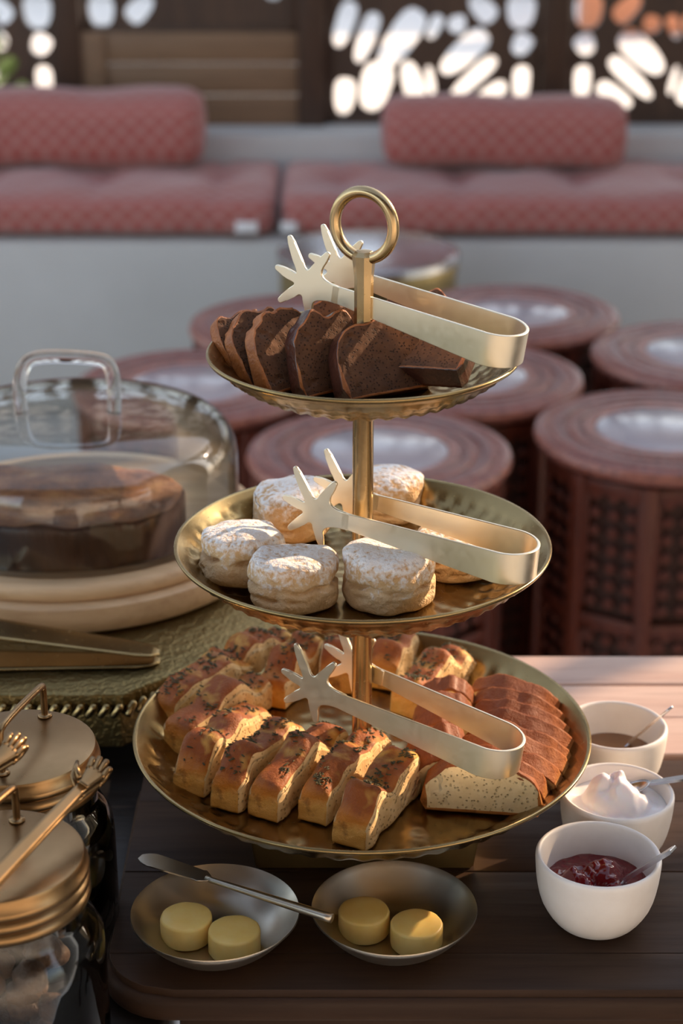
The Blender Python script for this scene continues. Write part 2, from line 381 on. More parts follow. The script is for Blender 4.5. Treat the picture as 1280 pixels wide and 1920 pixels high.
def lattice(name, width, x_org, flip, z0, z1, loc_x):
    """carved board with real cut-out holes; local x centred"""
    from mathutils.geometry import delaunay_2d_cdt
    done = []
    def ok(p):
        if any(abs(x) > width/2-.014 or y < .012 or y > z1-z0-.012 for x, y in p): return False
        cx = sum(q[0] for q in p)/len(p); cy = sum(q[1] for q in p)/len(p)
        for (dx, dy, q) in done:
            if abs(dx-cx)+abs(dy-cy) > .25: continue
            if min((x-u)**2+(y-v)**2 for x, y in p for u, v in q) < .0055**2: return False
        return True
    for t, cc in [(t, cc) for cc in ((0,) if width < 1 else (-2, -1, 0, 1, 2)) for t in range(8)]:
        for (hx, hy, L, Wd, an) in HOLES:
            x = flip*(hx-x_org)*S_+cc*.56; zz = (scr_z(hy)-ZB); up = t % 2 == 1; zc = ZB+(t*TH+(TH-zz if up else zz)) - z0
            for sc in (1.06, .95, .84, .7, .55):
                p = hole_pts(x, zc, L*S_*sc, Wd*S_*sc, -an if up else an, flip)
                if ok(p): done.append((sum(q[0] for q in p)/14, sum(q[1] for q in p)/14, p)); break
    V2 = []; E = []
    for p in [[(-width/2, 0), (width/2, 0), (width/2, z1-z0), (-width/2, z1-z0)]]+[d[2] for d in done]:
        i0 = len(V2); V2 += [Vector(q) for q in p]; E += [(i0+k, i0+(k+1) % len(p)) for k in range(len(p))]
    vo, eo, fo, _, _, _ = delaunay_2d_cdt(V2, E, [], 0, 1e-6)
    def inside(c):
        for (dx, dy, q) in done:
            if abs(dx-c.x)+abs(dy-c.y) > .2: continue
            r = False; j = len(q)-1
            for i in range(len(q)):
                if (q[i][1] > c.y) != (q[j][1] > c.y) and c.x < (q[j][0]-q[i][0])*(c.y-q[i][1])/(q[j][1]-q[i][1])+q[i][0]: r = not r
                j = i
            if r: return True
        return False
    keep = [f for f in fo if not inside(sum((vo[i] for i in f), Vector((0, 0)))/len(f))]
    nv = len(vo); hT = .011; V3 = [(v.x, -hT, v.y) for v in vo]+[(v.x, hT, v.y) for v in vo]; F = [tuple(f) for f in keep]+[tuple(i+nv for i in reversed(f)) for f in keep]
    cnt = {}
    for f in keep:
        for k in range(len(f)): e = (f[k], f[(k+1) % len(f)]); cnt[e] = 1
    for (a_, b_) in list(cnt):
        if (b_, a_) not in cnt: F.append((b_, a_, a_+nv, b_+nv))
    return fixn(mesh(name, V3, F, W_FRAME, smooth=False))
def sx(x): return PY(x, 120, YS).x
ZTOP = 2.98
def screen(name, xl, xr, x_org, flip, label, z0=None):
    z0 = ZB if z0 is None else z0; wd = sx(xr)-sx(xl); cx = (sx(xl)+sx(xr))/2
    r = empty(name, (cx, YS, z0), 0, label, 'screen')
    me = lattice('fretwork', wd-.02, x_org, flip, z0, ZTOP, cx); link('fretwork', me, r)
    fb = bmesh.new(); h = ZTOP-z0
    for (c, s) in (((-wd/2+.012, 0, h/2), (.024, .05, h)), ((wd/2-.012, 0, h/2), (.024, .05, h)), ((0, 0, .01), (wd, .05, .02)), ((0, 0, h-.01), (wd, .05, .02))): add_box(fb, c, s, .004)
    link('screen_frame', bm_mesh('screen_frame', fb, W_FRAME, True, 40), r)
screen('carved_screen', 606, 1020, 812, 1, 'carved dark wood screen with radiating cut-outs behind the right bolster')
screen('carved_screen', 1052, 1466, 811, -1, 'carved dark wood screen at the far right behind the bench')
screen('carved_screen', -290, 122, 812, 1, 'carved dark wood screen at the far left behind the left bolster')
screen('carved_screen', 148, 562, 812, -1, 'carved dark wood screen above the plain plank panel', z0=scr_z(62))
for xa, xb in ((-1650, -1236), (-1206, -792), (-762, -348), (1500, 1914), (1944, 2358), (2388, 2802)):
    wd = sx(xb)-sx(xa)
    screen('carved_screen', xa, xb, 812, 1, 'carved dark wood screen outside the view, %s to the %s' % (('nearest', 'second', 'third')[min(abs(int((xa+348)/444)), 2) if xa < 0 else int((xa-1500)/444)], 'left' if xa < 0 else 'right'))
dapple_screen = empty('carved_screen', (1.85, 3.84, ZB), R(90), 'carved dark wood screen added at the right, outside the view, to dapple the sun', 'screen')  # added out of view on the sun's path to break it into patches
link('fretwork', lattice('fretwork', 2.40, 812, 1, ZB, ZTOP, 0), dapple_screen)
box('screen_frame', (0, 0, .012), (2.44, .05, .024), W_FRAME, .004, dapple_screen); box('screen_frame', (0, 0, ZTOP-ZB-.012), (2.44, .05, .024), W_FRAME, .004, dapple_screen)
for xa, nm in ((135, 'left'), (584, 'centre'), (1036, 'right')):
    p = box('wooden_post', (sx(xa), YS-.045, (ZB+ZTOP)/2), (.075, .04, ZTOP-ZB), W_FRAME, .006)
    tag(p, {'left': 'dark wooden post left of the plank panel', 'centre': 'dark wooden post between plank panel and right screen', 'right': 'dark wooden post between the two right-hand screens'}[nm], 'post')
pl = empty('plank_panel', ((sx(148)+sx(562))/2, YS-.03, ZB), 0, 'plain brown wooden plank panel below the carved screen, left of centre', 'panel')
hp = scr_z(56)-ZB; wp = sx(578)-sx(150)
for k in range(3):
    box('plank', (.03, .002*(k % 2), hp*(k+.5)/3), (wp-.09, .03, hp/3-.004), W_PANEL, .003, pl)
box('stile', (-wp/2+.045, -.006, hp/2), (.09, .04, hp), W_PANEL, .004, pl); box('stile', (wp/2+.0, -.006, hp/2), (.03, .04, hp), W_PANEL, .004, pl)
# ---------------------------------------------------------------- outside, seen through the cut-outs
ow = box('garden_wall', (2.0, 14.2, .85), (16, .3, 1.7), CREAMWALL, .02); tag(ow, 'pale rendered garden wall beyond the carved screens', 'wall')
ot = box('terracotta_wall', (1.95, 12.1, .40), (.8, .3, .8), TERRA, .02);  tag(ot, 'low terracotta coloured wall seen through the top of the right screens', 'wall')
random.seed(5)
def shrub(x, y, s, label):
    v = []; f = []
    for i in range(420):
        a = random.random()*2*PI; e = math.acos(2*random.random()-1); r = s*(.65+.4*random.random())
        c = Vector((math.cos(a)*math.sin(e)*r, math.sin(a)*math.sin(e)*r, math.cos(e)*r*.9+s)); d = Vector((random.gauss(0, 1), random.gauss(0, 1), random.gauss(0, 1))).normalized()
        q = d.orthogonal().normalized(); w2 = d.cross(q); L = s*.17; i0 = len(v)
        v += [c-q*L, c+w2*L*.45, c+q*L, c-w2*L*.45]; f.append((i0, i0+1, i0+2, i0+3))
    e = empty('shrub', (x, y, 0), 0, label, 'shrub'); tag(link('foliage', mesh('foliage', v, f, LEAF, smooth=False), e), kind='stuff')
    link('stem', tube('stem', [(0, 0, 0), (.02, 0, s*.6), (-.02, .02, s*1.2)], [.03, .025, .015], W_DARK, 8), e)
shrub(-1.75, 7.2, .5, 'green shrub outside beyond the far left screen')
shrub(-2.75, 7.7, .6, 'larger green shrub outside at the far left edge')
# ---------------------------------------------------------------- cushions and bolsters
def cushion(name, x0, x1, y0, y1, z0, z1, label, puff, group=None, tufts=0):
    L = (x1-x0)/2; D = (y1-y0)/2; H = (z1-z0)/2
    def mp(u, v, w_):
        n4 = 5.0
        def ro(a, b, c): 
            m = (abs(a)**n4+abs(b)**n4+abs(c)**n4)**(1/n4); q = max(abs(a), abs(b), abs(c)); return q/m if m else 1
        ue = u
        edge = max(0, 1-(1-abs(u))*L/.07); uu = math.copysign(edge, u) if edge > 0 else 0
        s = ro(uu, v, w_); x = u*L if edge == 0 else math.copysign(L-.07+.07*edge*s, u)
        p = Vector((x, v*D*s, w_*H*s))
        wr = nz(x+x0*3, p.y, 0, 5)*.012+nz(x, p.y*.6, 0, 14, 3)*.006
        p.z += wr*(1 if w_ > 0 else .1)*puff; p.y += nz(x, 0, p.z, 9, 7)*.008*puff
        if tufts and w_ > 0:
            for k in range(tufts):
                tx = -L+2*L*(k+.5)/tufts; d = math.hypot((x-tx)*1.0, (p.y)*.8); p.z -= .022*math.exp(-(d/.06)**2)
                p.z -= .008*math.exp(-((x-tx)/.02)**2)
        return p
    me = gmesh(name, (int(L*2/.022), 22, 12), mp, FABRIC)
    return me
def seat(x0, x1, label, tufts):
    a = PY(x0, 400, 4.45).x; b = PY(x1, 400, 4.45).x
    e = empty('seat_cushion', ((a+b)/2, 4.675, .452), 0, label, 'cushion')
    link('cushion_cover', cushion('cushion_cover', a, b, 4.42, 4.93, .452, .560, label, 1, tufts=tufts), e, (0, 0, .058))
    return e, a, b
e1, a1, b1 = seat(-620, 517, 'left coral patterned seat cushion on the plaster bench', 5)
e2, a2, b2 = seat(524, 1900, 'right coral patterned seat cushion on the plaster bench', 6)
for e, px_, s in ((e1, 462, .045), (e2, 556, .0)):
    if s: box('care_tag', (PY(px_, 430, 4.41).x-e.location.x, -.262, .035), (.055, .004, .028), WHITECLOTH, .001, e)
box('care_tag', (PY(545, 430, 4.41).x-e2.location.x-.005, -.262, .035), (.04, .004, .026), WHITECLOTH, .001, e2)
def bolster(x0, x1, yc, label, rr=.098):
    a = PY(x0, 250, yc).x; b = PY(x1, 250, yc).x; L = (b-a)/2
    def mp(u, v, w_):
        m = (abs(v)**3+abs(w_)**3)**(1/3) or 1; q = max(abs(v), abs(w_)); s = q/m
        e_ = max(0, 1-(1-abs(u))*L/.05); sh = math.sqrt(max(0, 1-(e_*.85)**2)); sh = .62+.38*sh
        x = u*L; p = Vector((x+math.copysign(.012*(1-q*q), u)*(abs(u) > .999), v*s*rr*sh*1.05, w_*s*rr*sh))
        p.z += nz(x, p.y, 0, 5, x0)*.012; p.y += nz(x, 0, p.z, 7, 2)*.008; return p
    e = empty('bolster_pillow', ((a+b)/2, yc, .565), 0, label, 'bolster')
    link('pillow_cover', gmesh('pillow_cover', (44, 18, 18), mp, FABRIC), e, (0, 0, rr))
bolster(-420, 378, 4.82, 'long coral bolster pillow at the left end of the bench')
bolster(722, 1165, 4.80, 'shorter coral bolster pillow on the right seat cushion', .088)
# ---------------------------------------------------------------- brass drum table by the bench
dc = PZ(690, 470, .50)
dr = empty('brass_drum_table', (dc.x, dc.y, 0), 0, 'round brass drum table in front of the bench, behind the ring handle', 'table')
link('drum_top', lathe('drum_top', [(0, .50), (.19, .50), (.20, .503), (.21, .498), (.212, .485), (0, .485)], simple('pale metal top', (.5, .5, .52), (.6, .6, .62), 9, .25, 1), 64, sharp=40), dr)
link('drum_body', lathe('drum_body', [(0, .484), (.205, .484), (.21, .47), (.205, .45), (.205, .30), (.185, .26), (.16, .12), (.17, .02), (.17, 0), (0, 0)], BRASS_D, 64, sharp=40), dr)
# ---------------------------------------------------------------- carved drum stools
STZ = .545; SR = .2075
def stool_meshes():
    top = lathe('stool_top', [(0, STZ-.006), (.108, STZ-.006), (.110, STZ), (.128, STZ), (.130, STZ-.003), (.134, STZ-.003), (.136, STZ), (.150, STZ), (.152, STZ-.004), (.160, STZ-.004), (.162, STZ), (.18, STZ), (.182, STZ-.003), (.187, STZ-.003), (.19, STZ), (SR-.012, STZ), (SR-.003, STZ-.004), (SR, STZ-.013), (SR-.004, STZ-.024), (SR-.016, STZ-.03), (0, STZ-.03)], STOOLTOP, 96, sharp=35)
    inl = lathe('inlay_disc', [(0, STZ-.0055), (.105, STZ-.0055), (.107, STZ-.002), (.104, STZ-.0005), (0, STZ-.0005)], INLAY, 64, sharp=35)
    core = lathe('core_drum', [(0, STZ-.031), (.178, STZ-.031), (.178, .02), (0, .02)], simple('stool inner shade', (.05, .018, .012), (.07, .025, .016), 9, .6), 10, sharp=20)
    n = 10; ap = .192*math.cos(PI/n); hw = .192*math.sin(PI/n)
    rb = bmesh.new(); add_box(rb, (0, 0, STZ/2-.015), (.026, .022, STZ-.032), .005); rib = bm_mesh('rib', rb, W_STOOL, True, 40)
    pb = bmesh.new(); H0, H1 = .03, STZ-.035; W2 = hw-.011
    for z in (H0+.012, .27, H1-.012): add_box(pb, (0, 0, z), (2*W2, .010, .024), .003)
    for zc, zh in ((.395, .10), (.15, .10)):
        for i in range(-1, 2):
            for j in range(-3, 4):
                q = Matrix.Rotation(R(45), 3, 'Y').to_quaternion()
                add_box(pb, (i*.030, -.001, zc+j*.030), (.0165, .006, .0165), .002, q, 1)
        for s in (-1, 1): add_box(pb, (s*(W2-.004), 0, zc), (.008, .008, zh*2), .002)
    for i in range(7):
        a = PI*i/6; add_box(pb, (math.cos(a)*W2*.8, -.001, .24+math.sin(a)*.02), (.012, .008, .01), .002)
    pan = bm_mesh('carved_panel', pb, W_STOOL, True, 40)
    return top, inl, core, rib, pan, n, ap
SM = stool_meshes()
def stool(px_, py_, label, rz=0):
    c = PZ(px_, py_, STZ); top, inl, core, rib, pan, n, ap = SM
    e = empty('carved_stool', (c.x, c.y, 0), R(rz), label, 'stool', 'round carved wooden stools before the bench')
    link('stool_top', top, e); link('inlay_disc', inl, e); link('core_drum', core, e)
    for k in range(n):
        a = 2*PI*k/n
        link('rib', rib, e, (.190*math.sin(a+PI/n), -.190*math.cos(a+PI/n), 0), (0, 0, a+PI/n))
        link('carved_panel', pan, e, ((ap+.0)*math.sin(a), -(ap)*math.cos(a), 0), (0, 0, a))
    return e
stool(711, 841, 'carved round stool directly behind the middle and top tiers of the stand', 8)
stool(1243, 802, 'carved round stool at right with its carved body in full view', 4)
stool(872, 700, 'carved round stool behind the upper tongs bend, right of centre', 20)
stool(962, 582, 'dark carved round stool farthest back, right of the ring handle', 12)
stool(1322, 657, 'carved round stool cut by the right edge, behind another', 30)
stool(556, 601, 'carved round stool farthest back on the left, behind the cake slices', 3)
stool(362, 716, 'carved round stool on the left directly behind the glass cloche', 15)
# ================================================================= TABLES
def slab(name, poly, z0, z1, mat, bev, parent=None, loc=(0, 0, 0)):
    bm = bmesh.new(); a = [bm.verts.new((p[0], p[1], z0)) for p in poly]; fc = bm.faces.new(a)
    r = bmesh.ops.extrude_face_region(bm, geom=[fc])
    for g in r['geom']:
        if isinstance(g, bmesh.types.BMVert): g.co.z = z1
    ed = [e for e in bm.edges if abs(e.verts[0].co.z-e.verts[1].co.z) < 1e-7]
    if bev: bmesh.ops.bevel(bm, geom=ed, offset=bev, segments=3, affect='EDGES', profile=.5)
    return link(name, bm_mesh(name, bm, mat, True, 40), parent, loc)
def rpoly(x0, x1, y0, y1, r, n=8):
    out = []
    for cx, cy, a0 in ((x1-r, y0+r, -90), (x1-r, y1-r, 0), (x0+r, y1-r, 90), (x0+r, y0+r, 180)):
        for k in range(n+1): a = R(a0+90*k/n); out.append((cx+r*math.cos(a), cy+r*math.sin(a)))
    return out
TX0 = PZ(203, 1790, T).x; TY0 = PZ(640, 1856, T).y; TY1 = PZ(1200, 1421, T).y
ft = empty('serving_table', ((TX0+1.0)/2, (TY0+TY1)/2, 0), 0, 'dark worn wooden table with rounded corner under the tiered stand', 'table')
ox, oy = ft.location.x, ft.location.y
slab('table_frame', [(x-ox, y-oy) for x, y in rpoly(TX0-.004, 1.0, TY0-.004, TY1, .05)], T-.026, T-.006, W_DARK, .006, ft)
yy = [TY0, TY0+.043, TY0+.148, TY0+.252, TY1-.003]
pp = rpoly(TX0, 1.0, TY0, TY0+.30, .05)
cr = [(x, y) for x, y in pp if x < TX0+.0501 and y < TY0+.0501]
cr.sort(key=lambda p: p[1])
for i in range(4):                                     # four long planks with recessed joints
    y0, y1 = yy[i]+(.0004 if i else 0), yy[i+1]-.0004
    if i == 0:
        r_ = .05; arc = []
        for k in range(9):
            yk = y0+(y1-y0)*k/8; dy = (TY0+r_)-yk; arc.append((TX0+r_-math.sqrt(max(0, r_*r_-dy*dy)), yk))
        poly = [(x, y) for x, y in arc[::-1]]+[(1.0, y0), (1.0, y1)]
    elif i == 1:
        poly = [(TX0, y1), (TX0, TY0+.05), (TX0+.0004, y0), (1.0, y0), (1.0, y1)]
    else: poly = [(TX0, y1), (TX0, y0), (1.0, y0), (1.0, y1)]
    slab('plank', [(x-ox, y-oy) for x, y in poly], T-.0065, T-(.0003 if i % 2 else 0), W_DARK, .0006, ft)
box('apron', (0, 0, T-.055), ((1.0-TX0)-.10, TY1-TY0-.06, .058), W_DARK, .004, ft)
for x in (TX0+.075, .93):
    for y in (TY0+.045, TY1-.045): box('leg', (x-ox, y-oy, (T-.084)/2), (.036, .036, T-.084), W_DARK, .006, ft)
bt = empty('rear_table', ((.35, (TY1+.006+PZ(1200, 1229, T).y)/2, 0)), 0, 'sunlit pinkish wooden table behind the dark serving table', 'table')
by0, by1 = TY1+.006-bt.location.y, PZ(1200, 1229, T).y-bt.location.y
yb = [by0, by0+.068, by0+.132, by1]
for i in range(3):
    slab('plank', rpoly(-.5, .75, yb[i]+.0008, yb[i+1]-.0008, .004, 2), T-.022, T-.001*(i % 2), W_PINK, .002, bt)
for x in (-.45, .7):
    for y in (by0+.03, by1-.03): box('leg', (x, y, (T-.022)/2), (.04, .04, T-.022), W_DARK, .005, bt)
lt = empty('side_table', (-.52, 1.32, 0), 0, 'black stained side table under the jars and brass tray box', 'table')
slab('table_top', rpoly(-.48, TX0+.042+.52, -.45, .62, .02), TL-.03, TL, BLACKT, .004, lt)
for x in (-.44, .29):
    for y in (-.40, .56): box('leg', (x, y, (TL-.03)/2), (.04, .04, TL-.03), BLACKT, .005, lt)
# ================================================================= TIERED STAND
SX, SY = .0158, 1.25
def plate_mesh(name, Rr, depth, base, sp):
    """hammered shallow bowl: rim at z=0, floor at -depth"""
    prof = []; nfl = max(8, int(base/.0045))
    for i in range(nfl+1): prof.append((base*i/nfl, -depth))
    nw = max(10, int((Rr-base)/.0032))
    for i in range(1, nw+1):
        t = i/nw; prof.append((base+(Rr-.0035-base)*t, -depth+depth*(t**1.75)))
    top = list(prof); s = [0]
    for i in range(1, len(top)): s.append(s[-1]+math.hypot(top[i][0]-top[i-1][0], top[i][1]-top[i-1][1]))
    n = int(2*PI*Rr/.0040); v = []; f = []
    def dent(sv, a, r):
        row = round(sv/sp); 
        if row < 1 or sv > s[-1]-.012: return 0
        rr = row*sp*.93; cnt = max(4, round(2*PI*min(r, Rr)/sp/1.05)); cnt = max(4, round(2*PI*rr/sp/1.05))
        off = .5*(row % 2); k = round(a*cnt/(2*PI)-off); da = (a-(k+off)*2*PI/cnt)*r; d = math.hypot(sv-row*sp, da)/(sp*.52)
        return -(.0023 if r > base*1.03 else .0009)*math.exp(-(d*1.45)**2)
    rim = [(Rr-.0022, .0012), (Rr-.0004, .0012), (Rr, -.0003), (Rr-.0010, -.0020)]
    under = [(r, z-.0022) for r, z in reversed(top[1:-1])]+[(0, -depth-.0022)]
    su = list(reversed(s[1:-1]))+[0]
    rows = [(p, s[i], 1) for i, p in enumerate(top)]+[(p, 0, 0) for p in rim]+[(p, su[i], 1) for i, p in enumerate(under)]
    for (p, sv, fl_) in rows:
        for k in range(n):
            a = 2*PI*k/n; d = dent(sv, a, p[0]) if fl_ else 0
            v.append((p[0]*math.cos(a), p[0]*math.sin(a), p[1]+d))
    m = len(rows)
    for i in range(m-1):
        for k in range(n): k2 = (k+1) % n; f.append((i*n+k, i*n+k2, (i+1)*n+k2, (i+1)*n+k))
    me = mesh(name, v, f, BRASS); bm = bmesh.new(); bm.from_mesh(me); bmesh.ops.remove_doubles(bm, verts=bm.verts, dist=1e-5)
    bmesh.ops.recalc_face_normals(bm, faces=bm.faces); bm.to_mesh(me); bm.free(); return me
ZP = {'b': .8245, 'm': .983, 't': 1.131}
stand = empty('tiered_stand', (SX, SY, 0), 0, 'three-tier hammered brass cake stand with ring handle in the centre', 'cake stand')
link('plate', plate_mesh('plate', .178, .028, .128, .0165), stand, (0, 0, ZP['b']))
link('plate', plate_mesh('plate', .141, .029, .088, .0135), stand, (0, 0, ZP['m']))
link('plate', plate_mesh('plate', .113, .026, .060, .0115), stand, (0, 0, ZP['t']))
def pole(z0, z1, r=.0077):
    link('pole', lathe('pole', [(0, z0), (r+.001, z0), (r+.001, z0+.004), (r, z0+.006), (r, z1-.004), (r+.001, z1-.002), (r+.001, z1), (0, z1)], POLE, 32, sharp=35), stand)
pole(ZP['b']-.028, ZP['m']-.0312); pole(ZP['m']-.029, ZP['t']-.0282)
ztr = PY(684, 480, SY).z
rt = PY(684, 348, SY).z; rb = PY(684, 495, SY).z; rc = (rt+rb)/2; rO = (rt-rb)/2
hexp = [(0, ZP['t']-.026), (.0105, ZP['t']-.026), (.0105, ZP['t']-.018), (.0075, ZP['t']-.014), (.0068, ztr-.05), (.0068, ztr-.016), (.0078, ztr-.006), (.0086, ztr+.0005), (.006, ztr+.0035), (0, ztr+.004)]
link('handle_stem', lathe('handle_stem', hexp, POLE, 8, sharp=30), stand)
ring = [(math.cos(2*PI*k/64)*(rO-.0042), 0, rc+math.sin(2*PI*k/64)*(rO-.0042)) for k in range(64)]
link('ring_handle', tube('ring_handle', ring, .0042, POLE, 16, True), stand, rot=(0, 0, R(-31)))
# riser box below the stand
bl = PZ(532, 1636, T); br_ = PZ(938, 1622, T)
rs = empty('brass_riser', (SX+.002, SY, T), R(0), 'dark brass riser box under the bottom plate of the stand', 'riser')
hw_b, hd = (br_.x-bl.x)/2, SY-(bl.y+br_.y)/2; hh = ZP['b']-.0302-T-.0012
bm = bmesh.new(); tw = 1.10
vb = [bm.verts.new(p) for p in [(-hw_b, -hd, 0), (hw_b, -hd, 0), (hw_b, hd, 0), (-hw_b, hd, 0), (-hw_b*tw, -hd*tw, hh), (hw_b*tw, -hd*tw, hh), (hw_b*tw, hd*tw, hh), (-hw_b*tw, hd*tw, hh)]]
for q in ((3, 2, 1, 0), (4, 5, 6, 7), (0, 1, 5, 4), (1, 2, 6, 5), (2, 3, 7, 6), (3, 0, 4, 7)): bm.faces.new([vb[i] for i in q])
bmesh.ops.bevel(bm, geom=list(bm.edges), offset=.0015, segments=2, affect='EDGES')
link('riser_body', bm_mesh('riser_body', bm, BRASS_D, True, 40), rs)
# ================================================================= STAR TONGS
TW = .0022
def star_mesh():
    tips = [(-.0164, .0285), (.0195, .0310), (.0280, .0045), (.0215, -.0205), (-.0080, -.0265)]
    ang = [math.atan2(b, a) for a, b in tips]
    poly = [(-.030, .0062)]
    def val(a0, a1, r): a = (a0+a1)/2; return (r*math.cos(a), r*math.sin(a))
    poly.append((-.0155, .0075))
    for i, (a, b) in enumerate(tips):
        L = math.hypot(a, b); d = Vector((a/L, b/L)); n = Vector((-d.y, d.x)); c = Vector((a, b))
        for s_, k in ((1, .5), (1, .88), (1, 1.0), (-1, 1.0), (-1, .88), (-1, .5)):
            wdt = {.5: .0039, .88: .0027, 1.0: .0017}[k]
            p = c*k+n*wdt*s_*1.0; poly.append((p.x, p.y))
        if i < 4:
            a0, a1 = ang[i], ang[i+1]
            poly.append(val(a0, a1, .0088))
    poly.append((-.0150, -.0080)); poly.append((-.030, -.0062))
    P2 = [Vector((p[0], p[1], 0)) for p in poly]; P2 = smooth_path(P2, 2)
    return prism('star_tip', [(p.x, p.y) for p in P2], TW, TONG, .0005)
STAR = star_mesh()
def tongs(apex, ldir, label, sep=.044, splay=.0, L=.169, up=(0, 0, 1), hb=.024, he=.0125):
    M = basis(ldir, up, apex); e = empty('star_tongs', label=label, cat='tongs', mat=M)
    r = sep/2; path = []
    n = 20
    A = []
    for k in range(n+1): A.append((r-r*math.cos(-PI/2+PI*k/n), r*math.sin(-PI/2+PI*k/n)))
    xe = L-.024
    near = [(r+(xe-r)*t, (r+splay/2*t)) for t in (1, .85, .7, .55, .4, .25, .12)]
    far = [(x, -y) for x, y in near][::-1]
    pts = near+[(x, -y) for x, y in A]+far
    v = []; f = []; m = len(pts)
    for i, (x, y) in enumerate(pts):
        a = Vector(pts[max(0, i-1)]); b = Vector(pts[min(m-1, i+1)]); t = (b-a).normalized(); nn = Vector((-t.y, t.x))
        fr = min(1, max(0, (x-r)/(xe-r))); h = (hb*(1-fr)+he*fr)/2; c = TW/2; bv = .0004
        for (du, dz) in ((-c, -h+bv), (-c+bv, -h), (c-bv, -h), (c, -h+bv), (c, h-bv), (c-bv, h), (-c+bv, h), (-c, h-bv)):
            v.append((x+nn.x*du, y+nn.y*du, dz))
    for i in range(m-1):
        for k in range(8): k2 = (k+1) % 8; f.append((i*8+k, i*8+k2, (i+1)*8+k2, (i+1)*8+k))
    f.append(tuple(range(7, -1, -1))); f.append(tuple((m-1)*8+k for k in range(8)))
    bm = bmesh.new(); me = mesh('band', v, f, TONG); bm.from_mesh(me); me = bm_mesh('band', bm, TONG, True, 35)
    link('band', me, e)
    da = math.atan2(splay/2, xe-r)
    for s in (1, -1): link('star_tip', STAR, e, (L, s*(r+splay/2), 0), (0, 0, s*da))
    return e
tongs(PZ(1001, 1058, .9965), (-.152, .090, .014), 'star-tipped pale metal tongs resting on the scones tier')
tongs(PZ(976, 655, 1.147), (-.146, .100, .028), 'star-tipped pale metal tongs resting on the top cake tier', sep=.042)
tongs(PZ(970, 1425, .851), (-.146, .098, .024), 'star-tipped pale metal tongs lying across the bread on the bottom tier', sep=.046, splay=.010, up=(.0, .06, 1), L=.164)
# ================================================================= FOOD
# scones
ZF = ZP['m']-.029
def scone(px_, py_, label, r=.0325, h=.036, tilt=(0, 0), seed=0, lift=0.0005):
    n = 72; prof = []
    for i in range(9): prof.append((r*.9*i/8, 0))
    m = 30
    for i in range(1, m): t = i/m; prof.append((r*(1-.09*(abs(2*t-1))**6), h*.95*t))
    for i in range(1, 13): t = i/12; prof.append((r*.93*math.cos(t*PI/2)**.6, h*.90+h*.13*math.sin(t*PI/2)))
    def fn(p, rr, a):
        z = p.z; q = Vector((math.cos(a), math.sin(a), 0)); side = 1 if rr > r*.7 else rr/r*.8
        tt = z/h; crack = 0
        c1 = .47+.13*nz(math.cos(a)*1.6, math.sin(a)*1.6, seed*.37, 1.0); dcr = (tt-c1)/.045; amp = max(0, .35+nz(math.cos(a)*2.4, math.sin(a)*2.4, seed*1.3, 1.0)*1.6)
        crack += .0088*amp*math.exp(-dcr*dcr)
        c2 = .27+.10*nz(math.cos(a)*2, math.sin(a)*2, seed*2.1, 1.0); amp2 = max(0, nz(math.cos(a)*3, math.sin(a)*3, seed*3.3, 1.0)*2); crack += .0055*amp2*math.exp(-((tt-c2)/.035)**2)
        bul = .0022*nz(p.x, p.y, z*1.5, 45, seed)+.0011*nz(p.x, p.y, z, 120, seed)
        wob = .0034*nz(math.cos(a), math.sin(a), tt*1.4, 1.5, seed*5)
        if rr > 1e-6: p = p+q*(bul+wob-crack)*side
        if tt > .8: p.z += .0016*nz(p.x, p.y, 0, 70, seed+9)+.0050*nz(p.x, p.y, 0, 22, seed)
        return p
    me = lathe('scone_body', prof, SCONE, n, fn=fn)
    p = PZ(px_, py_, ZF+lift); o = link('scone', me); o.name = 'scone'; o.location = p; o.rotation_euler = (R(tilt[0]), R(tilt[1]), seed*1.1)
    tag(o, label, 'scone', 'sugar dusted scones on the middle tier'); return o
scone(452, 1078, 'sugar-dusted scone at the left edge of the middle tier', .0315, .036, (0, 5), 1, .004)
scone(551, 1126, 'sugar-dusted scone front left on the middle tier, beside the front right one', .0325, .037, (2, 2), 2)
scone(726, 1122, 'sugar-dusted scone front right on the middle tier, below the tongs band', .0340, .039, (0, 0), 3)
scone(548, 992, 'sugar-dusted scone behind the near star tip, back left of middle tier', .0305, .037, (0, 3), 4, .004)
scone(726, 962, 'sugar-dusted scone behind the pole at the back of the middle tier', .0295, .034, (0, 0), 5, .002)
scone(858, 1062, 'sugar-dusted scone framed by the tongs on the right of the middle tier', .0315, .030, (0, -6), 6, .002)
